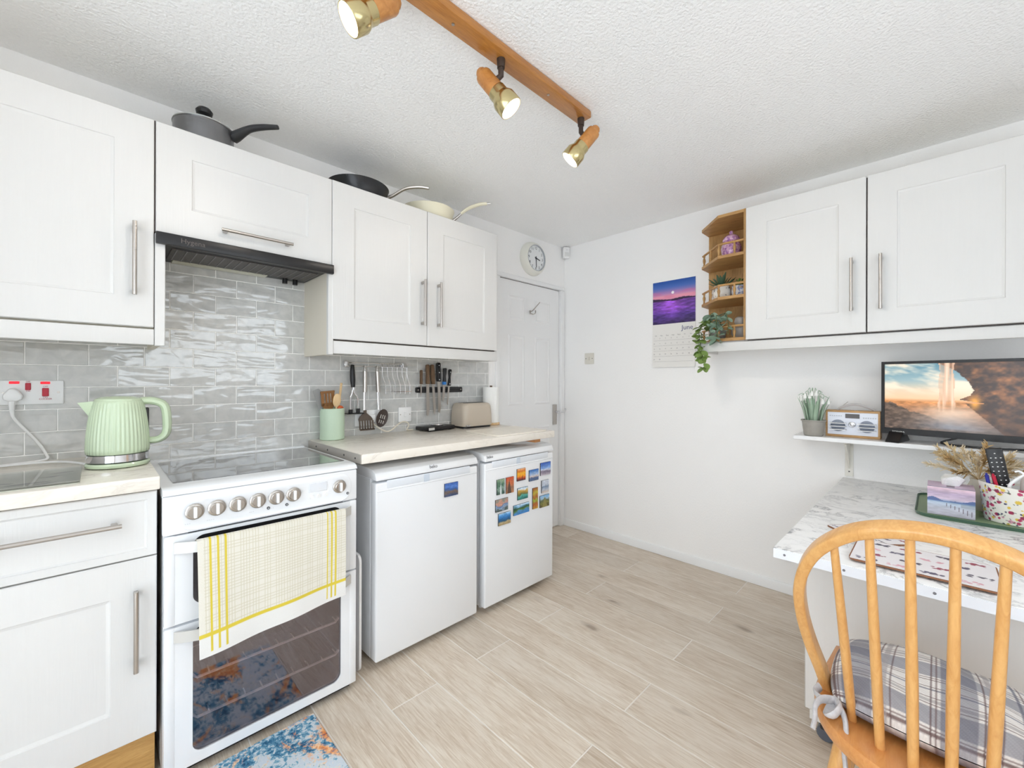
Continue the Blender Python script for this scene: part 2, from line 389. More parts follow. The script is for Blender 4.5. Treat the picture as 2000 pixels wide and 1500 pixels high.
def fbm(x, y, o=0, n=4): return sum(vn(x*2**k, y*2**k, o+k)*.5**(k+1) for k in range(n))/(1-.5**n)
def cc(*a): return np.array(a, float)/255
def lerp(a, b, t): t = np.clip(np.asarray(t, float), 0, 1)[:, None]; return a*(1-t)+b*t
def stops(v, st):
    out = np.zeros((len(v), 3)); p = [s[0] for s in st]
    for k in range(3): out[:, k] = np.interp(v, p, [s[1][k]/255 for s in st])
    return out
MB = Matrix.Rotation(-PI/2, 4, 'Z')             # wall-frame: (lx,ly,lz) -> (ly,-lx,lz): right wall furniture built as if facing -y
TA = Matrix.Rotation(PI/2, 4, 'X')              # lettering facing -y
def T(x, y, z): return Matrix.Translation((x, y, z))

# ================================================================== SETTING
PX0, PW, PL = -0.0165, .2035, 1.22
fl = mk('floor', G().box(RX0-.1, .1, RY0-.1, .1, -.05, -.0009), FGROUT, kind='structure', org=(0, 0, 0))
pm = {}
def plank(x0, x1, y0, y1):
    key = (round(x1-x0, 3), round(y1-y0, 3))
    if key not in pm:
        a, b = (x1-x0)/2-.0018, (y1-y0)/2-.0018
        g = G().box(-a, a, -b, b, -.012, 0, .0012, 1); o = mk('plank', g, FLOORM, fl); pm[key] = o
    else:
        o = pm[key].copy(); COL.objects.link(o); o.parent = fl
    o.location = ((x0+x1)/2, (y0+y1)/2, 0)
c = 0; x1 = 0.02
while x1 > RX0:
    x0 = PX0-PW*(c+1) if c else PX0-PW
    xa = max(x0, RX0-.02)
    js = [0.02]+[(-.2 if c % 2 == 0 else -.817)-PL*k for k in range(4)]
    js = [j for j in js if j > RY0]+[RY0-.02]
    for a, b in zip(js, js[1:]): plank(xa, x1, b, a)
    x1 = x0; c += 1
mk('ceiling', G().box(RX0-.1, .1, RY0-.1, .1, RH, RH+.1), CEIL, kind='structure', org=(0, 0, RH))
wa = mk('wall_back', G().box(RX0-.1, -.79, 0, .12, 0, RH).box(-.79, -.03, 0, .12, 2.0, RH).box(-.03, 0.1, 0, .12, 0, RH).box(-.80, 0, .12, .14, 0, 2.1), WALL, kind='structure', org=(0, 0, 0))
mk('wall_right', G().box(0, .1, RY0-.1, .12, 0, RH), WALL, kind='structure', org=(0, 0, 0))
mk('wall_left', G().box(RX0-.1, RX0, RY0-.1, GD[0], 0, RH).box(RX0-.1, RX0, GD[1], .1, 0, RH).box(RX0-.1, RX0, GD[0], GD[1], GD[3], RH).box(RX0-.1, RX0, GD[0], GD[1], 0, GD[2]), WALL, kind='structure', org=(RX0, 0, 0))
mk('wall_front', G().box(RX0-.1, WIN[0], RY0-.1, RY0, 0, RH).box(WIN[1], .1, RY0-.1, RY0, 0, RH).box(WIN[0], WIN[1], RY0-.1, RY0, 0, WIN[2]).box(WIN[0], WIN[1], RY0-.1, RY0, WIN[3], RH), WALL, kind='structure', org=(RX0, RY0, 0))
def winframe(name, along, a0, a1, z0, z1, pos, mull):
    g = G(); q = .045
    def b(a, c_, d, e):
        if along == 'x': g.box(a, c_, pos-.06, pos, d, e, .004, 1)
        else: g.box(pos-.06, pos, a, c_, d, e, .004, 1)
    b(a0, a0+q, z0, z1); b(a1-q, a1, z0, z1); b(a0+q, a1-q, z0, z0+q); b(a0+q, a1-q, z1-q, z1)
    for k in range(1, mull): x = a0+(a1-a0)*k/mull; b(x-q*.6, x+q*.6, z0+q, z1-q)
    return mk(name, g, TRIMW, kind='structure')
winframe('window_1', 'x', WIN[0], WIN[1], WIN[2], WIN[3], RY0-.02, 3)
winframe('added_window', 'y', GD[0], GD[1], GD[2], GD[3], RX0-.02, 2)  # frame of the opening added on the unseen side to brighten the room
g = G(); g.prism([(.003, 0.001), (-.014, 0.001), (-.014, .046), (-.009, .056), (.003, .058)], RY0+.001, -.001, 'y'); mk('baseboard_right', g, TRIMW, kind='structure', org=(0, 0, 0))
# ---- wall tiles
TW, TH, GX = .1562, .0788, -2.769
mk('grout', G().box(-3.4, -.862, -.0088, 0, .87, 1.74), GROUT, wa)
tm = {}
def tile(x0, x1, z0, z1):
    key = (round(x1-x0, 3), round(z1-z0, 3))
    if key not in tm:
        a, b = (x1-x0)/2-.0016, (z1-z0)/2-.0016
        tm[key] = o = mk('tile', G().box(-a, a, -.0042, .0042, -b, b, .0012, 1), TILE, wa)
    else:
        o = tm[key].copy(); COL.objects.link(o); o.parent = wa
    o.location = ((x0+x1)/2, -.0062, (z0+z1)/2)
for r in range(-6, 7):
    z0 = 1.268+TH*(r); z1 = z0+TH
    off = 0 if r % 2 else TW/2
    if z0 > 1.72: continue
    rec = z0 > 1.40
    lo, hi = (-2.70, -2.089) if rec else (-3.38, -.864)
    k0 = math.floor((lo-GX-off)/TW)
    x = GX+off+k0*TW
    while x < hi:
        a, b = max(x, lo), min(x+TW, hi)
        if b-a > .012: tile(a, b, z0, z1)
        x += TW
# ---- door in the back wall
D0, D1, DZ = -.752, -.06, 1.972
dr = mk('door_1', G().box(D0, D1, .012, .05, .008, DZ), TRIMW, kind='structure', org=(-.4, .03, 0))
def dpanel(x0, x1, z0, z1):
    g = G(); g.box(x0, x1, .0045, .013, z0, z1, .002, 1)
    # raised moulding frame with a fielded centre
    V = []; F = []
    for k, (o, y) in enumerate(((0, .0119), (.014, .006), (.026, .0115), (.05, .008))):
        V += [(x0+o, y, z0+o), (x1-o, y, z0+o), (x1-o, y, z1-o), (x0+o, y, z1-o)]
        if k:
            for i in range(4): F.append((4*k-4+i, 4*k-4+(i+1) % 4, 4*k+(i+1) % 4, 4*k+i))
    F.append((12, 13, 14, 15)); g = G(); g.mesh(V, F); mk('panel', g, TRIMW, dr, sharp=10)
for x0, x1 in ((-.655, -.475), (-.365, -.175)):
    dpanel(x0, x1, 1.675, 1.86); dpanel(x0, x1, 1.03, 1.565); dpanel(x0, x1, .2, .86)
g = G(); g.box(-.137, -.089, .004, .012, .856, 1.022, .003); hd = mk('handle_plate', g, STEEL, dr, label='brushed steel lever handle on backplate')
g = G(); g.cyl((-.113, .006, .962), (-.113, -.04, .962), .009).tube([(-.113, -.038, .962), (-.09, -.044, .962), (-.045, -.044, .968), (-.03, -.04, .985)], .0075, 8, sub=4).tube([(-.113, -.038, .962), (-.14, -.04, .957)], .006); mk('lever', g, CHROME, hd)
g = G(); g.box(-.422, -.412, .004, .012, 1.74, 1.77, .003); g.tube([(-.417, .004, 1.76), (-.417, -.02, 1.765), (-.405, -.04, 1.79), (-.37, -.05, 1.83)], .004, 6, sub=4); g.tube([(-.417, .004, 1.745), (-.417, -.025, 1.735), (-.405, -.035, 1.745), (-.40, -.032, 1.765)], .004, 6, sub=4); mk('coat_hook', g, STEEL, dr, label='small steel coat hook')
g = G(); g.box(D0-.045, D1+.052, -.012, .02, DZ+.004, DZ+.035, .004, 1).box(D1+.003, D1+.052, -.012, .02, 0, DZ+.004, .004, 1).box(D0-.045, D0-.003, -.012, .02, 0, DZ+.004, .004, 1); mk('trim_1', g, TRIMW, kind='structure')
mk('door_seal_or_gap_shade', G().box(D0, D1, .0135, .05, DZ-.0, DZ+.004), GAP, dr)  # dark strip standing in for the shadow in the gap over the door

# ================================================================== CUPBOARDS
def shaker(g, x0, x1, z0, z1, yf, th=.02, fr=.1, dep=.006, bw=.01):
    """framed door whose front lies at y=yf, facing -y, with a recessed panel"""
    V = []; F = []
    st = ((.0025, 0), (fr, 0), (fr+.002, .0035), (fr+bw, dep))
    V += [(x0, yf+th, z0), (x1, yf+th, z0), (x1, yf+th, z1), (x0, yf+th, z1)]
    V += [(x0, yf+.0025, z0), (x1, yf+.0025, z0), (x1, yf+.0025, z1), (x0, yf+.0025, z1)]
    for o, d in st: V += [(x0+o, yf+d, z0+o), (x1-o, yf+d, z0+o), (x1-o, yf+d, z1-o), (x0+o, yf+d, z1-o)]
    n = len(V)//4
    for k in range(1, n):
        for i in range(4): F.append((4*k-4+i, 4*k-4+(i+1) % 4, 4*k+(i+1) % 4, 4*k+i))
    F.append((3, 2, 1, 0)); F.append(tuple(range(4*n-4, 4*n)))
    return g.mesh(V, F)
def barhandle(g, a, b, yf, so=.032, r=.0062, vert=True):
    """bar handle from a to b=(x,z) on the plane y=yf"""
    (xa, za), (xb, zb) = a, b; y = yf-so
    g.cyl((xa, y, za), (xb, y, zb), r, seg=12)
    for t in (.06, .94):
        x, z = xa+(xb-xa)*t, za+(zb-za)*t
        g.box(x-.005, x+.005, y, yf+.001, z-.007, z+.007, .0015, 1) if vert else g.box(x-.007, x+.007, y, yf+.001, z-.005, z+.005, .0015, 1)
    return g
def cdoor(parent, M_, x0, x1, z0, z1, yf, ha, hb, vert=True, fr=.1):
    d = mk('door', shaker(G(M_), x0, x1, z0, z1, yf, fr=fr), CAB, parent, sharp=12)
    mk('handle', barhandle(G(M_), ha, hb, yf, vert=vert), STEEL, d, label='brushed steel bar handle'); return d
I4 = Matrix()
YF = -.32
# left wall cupboard
t = thing('wall_cupboard', 'tall white wall cupboard above the green kettle', 'cupboard', (-3.0, -.15, 1.34))
mk('body', G().box(-3.35, -2.665, -.298, 0, 1.397, 2.1).box(-2.683, -2.664, -.30, -.0085, 1.337, 2.1), CARC, t)
cdoor(t, I4, -3.285, -2.686, 1.398, 2.117, YF, (-2.737, 1.745), (-2.737, 1.5))
mk('pelmet', G().box(-3.35, -2.6845, -.314, -.294, 1.337, 1.392, .003, 2), CAB, t)
mk('end_post', G().box(-2.6835, -2.655, -.318, -.296, 1.335, 1.728, .002, 1), CAB, t)
mk('gap_shade', G().box(-2.6855, -2.681, -.302, -.29, 1.397, 2.115), GAP, t)  # dark strip painting the shade in the gap at the door edge
mk('edge_strip', G().box(-2.6855, -2.6825, -.3165, -.30, 1.73, 2.1165), GAP, t, label='dark strip standing in for gap shade beside the door')
# cupboard over the hood
t = thing('hood_cupboard', 'short white wall cupboard with horizontal handle over the cooker hood', 'cupboard', (-2.38, -.15, 1.73))
mk('body', G().box(-2.664, -2.095, -.298, 0, 1.745, 2.1), CARC, t)
cdoor(t, I4, -2.6815, -2.0775, 1.732, 2.1165, YF, (-2.495, 1.779), (-2.248, 1.779), False, fr=.1)
# double wall cupboard
t = thing('wall_cupboard', 'white double-door wall cupboard above the knife rack and toaster', 'cupboard', (-1.57, -.15, 1.34))
mk('body', G().box(-2.09, -2.072, -.30, -.0085, 1.334, 2.1).box(-2.072, -1.07, -.298, 0, 1.405, 2.1), CARC, t)
cdoor(t, I4, -2.0755, -1.5765, 1.403, 2.1175, YF, (-1.609, 1.745), (-1.609, 1.503))
cdoor(t, I4, -1.5735, -1.0735, 1.403, 2.1175, YF, (-1.508, 1.745), (-1.508, 1.503))
mk('pelmet', G().box(-2.068, -1.062, -.312, -.292, 1.338, 1.396, .003, 2).box(-1.082, -1.064, -.292, -.01, 1.338, 1.396, .003, 2), CAB, t)
mk('end_panel', G().box(-1.071, -1.055, -.305, -.002, 1.40, 2.1175, .002, 1), CAB, t)
mk('end_post', G().box(-2.092, -2.069, -.318, -.296, 1.332, 1.728, .002, 1), CAB, t)
mk('gap_shade', G().box(-2.072, -1.074, -.3005, -.298, 1.398, 2.11), GAP, t)  # dark sheet behind the doors, so their gaps look shaded
# double cupboard on the right wall
t = thing('wall_cupboard', 'white double-door wall cupboard hanging over the television', 'cupboard', (-.15, -2.0, 1.39))
L = 1.496
mk('body', G(MB).box(L+.003, 2.56, -.298, 0, 1.446, 2.16), CARC, t)
mk('pelmet', G(MB).box(1.225, 2.56, -.302, -.28, 1.388, 1.438, .003, 2).box(1.225, 1.247, -.28, -.01, 1.388, 1.438, .003, 2), CAB, t)
mk('underside', G(MB).box(1.225, 2.56, -.28, -.002, 1.438, 1.446), CAB, t)
cdoor(t, MB, L, 1.998, 1.445, 2.161, YF, (1.948, 1.789), (1.948, 1.544))
cdoor(t, MB, 2.003, 2.515, 1.445, 2.161, YF, (2.05, 1.788), (2.05, 1.543))
mk('gap_shade', G(MB).box(L+.004, 2.515, -.3005, -.298, 1.441, 2.158), GAP, t)  # dark backing sheet that puts shade into the door gaps
# ---- cooker hood
t = thing('cooker_hood', 'black integrated cooker hood under the short cupboard', 'cooker hood', (-2.38, -.17, 1.69))
mk('front_strip', G().box(-2.682, -2.074, -.338, -.318, 1.69, 1.7305, .003, 2), BLACKP, t)
mk('hood_body', G().box(-2.662, -2.0925, -.32, -.008, 1.7, 1.728), DARKP, t)
fb = mk('filter', G().box(-2.63, -2.115, -.255, -.075, 1.696, 1.7), mat('filter_mesh', rgb(92, 88, 86), .5, .5, var=.5, vscale=220), t, label='perforated metal grease filter')
sl = mk('filter_bar', G().box(-2.617, -2.6135, -.255, -.075, 1.6945, 1.697), mat('filter_grey', rgb(120, 118, 118), .4, .3), fb)
for k in range(1, 18):
    o = sl.copy(); COL.objects.link(o); o.parent = fb; o.location = (.0295*k, 0, 0)
mk('light_panel', G().box(-2.61, -2.27, -.068, -.02, 1.694, 1.7), mat('lamp_cover', rgb(206, 204, 186), .3), t)
for x in (-2.19, -2.145): mk('switch_knob', G().cyl((x, -.045, 1.7), (x, -.045, 1.676), .011), BLACKP, t)
g = G(); g.text('Hygena', .024, T(-2.615, -.3383, 1.703) @ TA); mk('lettering', g, mat('faded_print', rgb(96, 88, 84), .5), t)

# ================================================================== BASE UNITS, WORKTOPS
t = thing('base_unit', 'white base unit with drawer and door beneath the kettle', 'cabinet', (-3.0, -.3, 0))
mk('body', G().box(-3.35, -2.6965, -.558, -.02, .15, .887), CARC, t)
d = mk('drawer', shaker(G(), -3.29, -2.6965, .694, .884, -.582, fr=.022, bw=.006), CAB, t, sharp=12)
mk('handle', barhandle(G(), (-3.03, .803), (-2.775, .803), -.582, vert=False), STEEL, d, label='brushed steel bar handle')
cdoor(t, I4, -3.29, -2.6965, .16, .690, -.582, (-2.744, .606), (-2.744, .374))
mk('plinth', G().box(-3.35, -2.6965, -.53, -.51, 0, .15), OAKX, t, label='oak plinth board')
t = mk('worktop', G().box(-3.38, -2.691, -.602, -.009, .890, .930, .004, 2), WTOP, label='cream marble-effect worktop carrying the kettle and glass board', cat='worktop')
t = thing('worktop', 'long cream marble-effect worktop over the two fridges', 'worktop', (-1.47, -.3, .878))
mk('slab', G().box(-2.068, -.856, -.604, -.009, .878, .918, .004, 2), WTOP, t)
mk('end_strip', G().box(-2.0705, -2.0675, -.600, -.012, .879, .9165), mat('alu_strip', rgb(196, 190, 182), .4, .4), t, label='grey metal end strip with screws')
for y in (-.12, -.26, -.44, -.55): mk('screw', G().cyl((-2.0725, y, .897), (-2.069, y, .897), .004, seg=8), DARKP, t)
mk('support_batten', G().box(-1.0, -.955, -.575, -.02, .856, .878), BATTEN, t, label='raw wooden batten under the right end')
# ---- glass chopping boards
t = thing('glass_chopping_board', 'clear glass chopping board with dark leaf print on left worktop', 'chopping board', (-2.96, -.43, .931))
mk('pane', G().prism(rrect(-3.26, -2.859, -.575, -.285, .008), .933, .938, 'z'), BOARDGL, t)
mk('edge', G().prism(rrect(-3.2605, -2.8585, -.5755, -.2845, .008), .9305, .9335, 'z'), mat('board_backing', rgb(204, 206, 192), .15, var=.1, vscale=12), t)
for x, y, l, a in ((-2.92, -.42, .05, .3), (-2.96, -.5, .09, .1), (-2.90, -.36, .05, .2), (-3.02, -.46, .07, -.3), (-2.93, -.53, .06, .5)):
    mk('leaf_print', G().prism([(x+math.cos(a+q)*l*(.5 if i % 2 else .12), y+math.sin(a+q)*l*(.5 if i % 2 else .12)) for i, q in enumerate((PI/2, PI, 1.5*PI, 2*PI))], .9336, .934, 'z'), DARKPRINT, t)
t = thing('glass_chopping_board', 'pale frosted glass chopping board at the door end of the long worktop', 'chopping board', (-1.1, -.43, .919))
mk('pane', G().prism(rrect(-1.305, -.905, -.588, -.30, .02), .921, .926, 'z'), mat('frosted_board', rgb(234, 228, 216), .3, var=.1, vscale=26, spec=.25), t)
mk('edge', G().prism(rrect(-1.305, -.905, -.588, -.30, .02), .9185, .921, 'z'), mat('board_print', rgb(236, 230, 220), .2, var=.1, vscale=26), t)

# ================================================================== COOKER
ck = thing('cooker', 'white freestanding electric cooker with glass hob and two ovens', 'cooker', (-2.39, -.33, 0))
CX0, CX1, CY = -2.687, -2.094, -.62
mk('body', G().box(CX0+.003, CX0+.03, -.6, -.03, .03, .862).box(CX1-.03, CX1-.003, -.6, -.03, .03, .862).box(CX0+.03, CX1-.03, -.06, -.03, .03, .862).box(CX0+.03, CX1-.03, -.6, -.03, .75, .862).box(CX0+.03, CX1-.03, -.6, -.03, .47, .50).box(CX0+.03, CX1-.03, -.6, -.03, .03, .06), WENAM, ck)
for x in (CX0+.05, CX1-.05):
    for y in (-.55, -.08): mk('foot', G().cyl((x, y, 0), (x, y, .032), .018, seg=12), BLACKP, ck)
g = G()
prof = [(-.035, .862), (-.035, .889), (-.575, .889), (-.598, .887), (-.612, .881), (-.618, .872), (-.618, .8685), (-.6, .8685), (-.6, .862)]
g.prism(prof, CX0, CX1, 'x'); mk('hob_surround', g, WENAM, ck)
mk('hob_glass', G().prism(rrect(-2.655, -2.108, -.534, -.076, .006), .888, .8905, 'z'), HOBGL, ck, label='black ceramic hob glass')
mk('rear_trim', G().box(CX0+.002, CX1-.002, -.036, -.012, .862, .894, .003, 1), WENAM, ck)
pn = mk('control_panel', G().box(CX0, CX1, -.618, -.59, .748, .8665, .006, 2), WENAM, ck)
g = G(); # raised smile-shaped bezel
V = []; F = []
for k, (o, y) in enumerate(((0, -.6175), (.008, -.622), (.016, -.6205))):
    lp = rrect(-2.655+o, -2.115-o, .752+o*.3, .857-o, .045-o, 6); n = len(lp)
    V += [(x, y, z) for x, z in lp]
    if k:
        for i in range(n): F.append((n*k-n+i, n*k-n+(i+1) % n, n*k+(i+1) % n, n*k+i))
F.append(tuple(range(2*n, 3*n))); g.mesh(V, F); mk('bezel', g, WENAM, pn, sharp=60)
KN = [-2.611, -2.554, -2.497, -2.44, -2.383, -2.328, -2.165]
k0 = None
for i, x in enumerate(KN):
    if k0 is None:
        g = G(Matrix.Rotation(PI/2, 4, 'X')); g.lathe([(.0245, 0), (.0245, .004), (.022, .006), (.0185, .0065), (.018, .012), (.0165, .0135), (0, .0135)], (0, 0, 0), 28)
        k0 = mk('knob', g, STEEL, ck); ORG[k0] = ORG[ck]; k0s = k0.data
        ob = k0
        for v in ob.data.vertices: v.co += ORG[ck]
        g = G(); g.box(-.0042, .0042, -.024, -.012, -.0165, .0165, .002, 2); gr = mk('grip', g, WPLAS, k0)
        for v in gr.data.vertices: v.co += ORG[ck]
        kg = gr
    else:
        ob = k0.copy(); COL.objects.link(ob); ob.parent = ck; gr = kg.copy(); COL.objects.link(gr); gr.parent = ob
    ob.location = Vector((x, -.6205, .811))-ORG[ck]
mk('display', G().box(-2.276, -2.211, -.6225, -.619, .806, .838, .001, 1), mat('pale_display', rgb(226, 230, 236), .2), pn)
for x in (-2.266, -2.241, -2.215): mk('button', G().cyl((x, -.618, .789), (x, -.6255, .789), .0075, .0065, 14), WPLAS, pn)
for x, z in ((-2.408, .779), (-2.35, .779), (-2.133, .779)):
    l = mk('indicator', G().cyl((x, -.618, z), (x, -.6235, z), .0048, seg=12), DARKP, pn)
    mk('indicator_lens', G().cyl((x, -.6235, z), (x, -.624, z), .0026, seg=10), GREYP, l)
g = G()
for x, s in ((-2.635, '- - -'), (-2.58, '- - - -'), (-2.465, '- - -'), (-2.405, '- - -')): g.text(s, .009, T(x, -.6213, .774) @ TA)
mk('panel_marks', g, GREYP, pn)
mk('vent_strip', G().box(-2.625, -2.148, -.612, -.598, .718, .7485), BLACKP, ck, label='black vent strip above the top oven door')
def oven_door(z0, z1, hw, name):
    d = mk(name, (lambda g: g.hole(CX0+.004, CX1-.004, z0, z1, hw, .03, -.6195, -.60, 8))(G()), WENAM, ck, sharp=30)
    mk('glass_pane', G().prism(rrect(hw[0]-.004, hw[1]+.004, hw[2]-.004, hw[3]+.004, .032, 8), -.615, -.611, 'y'), OVENGL, d, label='smoked oven door glass')
    g = G(); V = []; F = []; cav = rrect(hw[0]-.002, hw[1]+.002, hw[2]-.002, hw[3]+.002, .03, 8); n = len(cav)
    for y in (-.6105, -.1): V += [(x, y, z) for x, z in cav]
    for i in range(n): F.append((i, n+i, n+(i+1) % n, (i+1) % n))
    F.append(tuple(range(n, 2*n))); g.mesh(V, F); mk('cavity', g, CAVITY, ck)
    return d
du = oven_door(.478, .745, (-2.614, -2.157, .522, .735), 'oven_door')
dl = oven_door(.032, .470, (-2.614, -2.157, .064, .455), 'oven_door')
mk('black_band', G().box(-2.612, -2.159, -.6175, -.6155, .69, .734), BLACKP, du); mk('black_band', G().box(-2.612, -2.159, -.6175, -.6155, .432, .454), BLACKP, dl)
for xa_ in (CX0+.0035, CX1-.03): mk('edge_trim', G().box(xa_, xa_+.0265, -.621, -.6, .476, .746, .004, 2), WENAM, du)
for xa_ in (CX0+.0035, CX1-.03): mk('edge_trim', G().box(xa_, xa_+.0265, -.621, -.6, .031, .471, .004, 2), WENAM, dl)
def bow(z, door):
    g = G(); n = 20; V = []; F = []
    for i in range(n+1):
        u = i/n; x = -2.661+(.541)*u; e = min(1, min(u, 1-u)/.16); y = -.622-.036*math.sin(e*PI/2); q = .006
        for dy, dz in ((0, -.0165), (-q, -.0165), (-q, .0165), (0, .0165)): V.append((x, y+dy+.003, z+dz))
    for i in range(n):
        for k in range(4): F.append((4*i+k, 4*i+(k+1) % 4, 4*i+4+(k+1) % 4, 4*i+4+k))
    F += [(3, 2, 1, 0), tuple(range(4*n, 4*n+4))]; g.mesh(V, F); bmesh.ops.recalc_face_normals(g.bm, faces=g.bm.faces)
    mk('bow_handle', g, SILVERP, door, label='pale silver bow handle')
bow(.711, du); bow(.443, dl)
for z in (.285, .16):
    g = G(); g.tube([(-2.612, -.6, z+.014), (-2.6, -.6, z), (-2.17, -.6, z), (-2.158, -.6, z+.014)], .0046, 6)
    for k in range(9): x = -2.57+.05*k; g.tube([(x, -.603, z+.001), (x, -.598, z+.008), (x, -.57, z+.008)], .0022, 5)
    g.tube([(-2.6, -.16, z), (-2.17, -.16, z)], .003, 6); mk('oven_rack', g, mat('rack_wire', rgb(250, 246, 236), .35), ck)
mk('toe_strip', G().box(CX0+.02, CX1-.02, -.598, -.57, .012, .031), BLACKP, ck)
# ---- tea towel over the top handle
def towel_col(u, v):
    # u across (0 left), v up the front hanging length
    c = np.tile(cc(238, 234, 222), (len(u), 1))
    W_, H_ = .452, .345
    x, y = u*W_, v*H_
    gr = (np.mod(x, .0085) < .0017) | (np.mod(y, .0085) < .0017)
    inside = (x > .015) & (y > .055)
    c[gr & inside] = cc(220, 214, 192)
    c[y < .05] = cc(240, 239, 236)
    yel = np.zeros(len(u), bool)
    for a in (.032, .052, .072, .385, .400, .4145): yel |= (np.abs(x-a) < .0035 if a < .2 else np.abs(x-a) < .003)
    yel |= np.abs(y-.056) < .0052
    yel &= ~((y < .012))
    c[yel] = cc(228, 206, 70); return c*.955
def towel_pos(u, v):
    z0 = .378+.040*u; x = -2.612+.452*u+.012*(1-v)*(.5-u)
    if v > .86:   # over the handle
        a = (v-.86)/.14; ang = a*PI; zc = .728
        return (x, -.6705+.0115*(1-math.cos(ang))*1.0-.0, zc+.006*math.sin(ang))
    z = z0+(.728-z0)*(v/.86)
    return (x, -.6705-.010*(1-v/.86)**.7-.004*math.sin(u*13+v*2)*(1-v/.86), z)
g = grid(towel_pos, 226, 172, towel_col)
bmesh.ops.recalc_face_normals(g, faces=g.faces)
mk('tea_towel', g, FABRIC, label='cream checked tea towel with yellow stripes hanging on the cooker', cat='tea towel')

# ================================================================== FRIDGES
def fridge(x0, x1, label, logo, lx):
    t = thing('under_counter_fridge', label, 'fridge', ((x0+x1)/2, -.3, 0), 'white under-counter fridges')
    mk('body', G().box(x0+.003, x1-.003, -.53, -.03, .03, .80, .004, 1), WENAM, t)
    d = mk('door', G().box(x0, x1, -.586, -.535, .034, .785, .008, 3), WENAM, t)
    mk('door_seal_or_gap_shade', G().box(x0+.008, x1-.008, -.536, -.529, .04, .78), GREYP, t)
    mk('grip_recess', G().box(x0+.05, x1-.05, -.588, -.58, .757, .792, .004, 2), mat('grip_white', rgb(226, 231, 238), .35), d)
    mk('grip_ledge', G().box(x0+.004, x1-.004, -.5885, -.575, .748, .7535, .002, 1), WENAM, d)
    mk('grip_notch', G().box((x0+x1)/2-.045, (x0+x1)/2-.012, -.5895, -.585, .757, .79, .003, 1), mat('grip_blue', rgb(206, 216, 228), .35), d)
    prof = [(-.03, .80), (-.03, .842), (-.5, .842), (-.55, .838), (-.578, .826), (-.5875, .806), (-.588, .795), (-.57, .795), (-.53, .80)]
    tp = mk('top', (lambda g: g.prism(prof, x0, x1, 'x', .003))(G()), WENAM, t, sharp=45)
    g = G(); g.text(logo, .022, T(lx, -.5865, .812) @ TA @ Matrix.Rotation(-.25, 4, 'X')); mk('lettering', g, GREYPRINT, tp)
    for x in (x0+.05, x1-.05):
        mk('foot', G().cyl((x, -.5, 0), (x, -.5, .032), .015, seg=10), WPLAS, t)
        mk('foot', G().cyl((x, -.08, 0), (x, -.08, .032), .015, seg=10), WPLAS, t)
    return t
fridge(-1.998, -1.447, 'white under-counter fridge next to the cooker with one magnet', 'beko', -1.735)
fridge(-1.398, -.849, 'white under-counter fridge by the door covered in magnets', 'beko', -1.385)
mk('leaning_tray', G().prism(rrect(-.55, -.10, 0.003, .49, .03), -2.052, -2.042, 'x', m=None), WPLAS, label='thin white tray standing on edge between cooker and fridge', cat='tray')
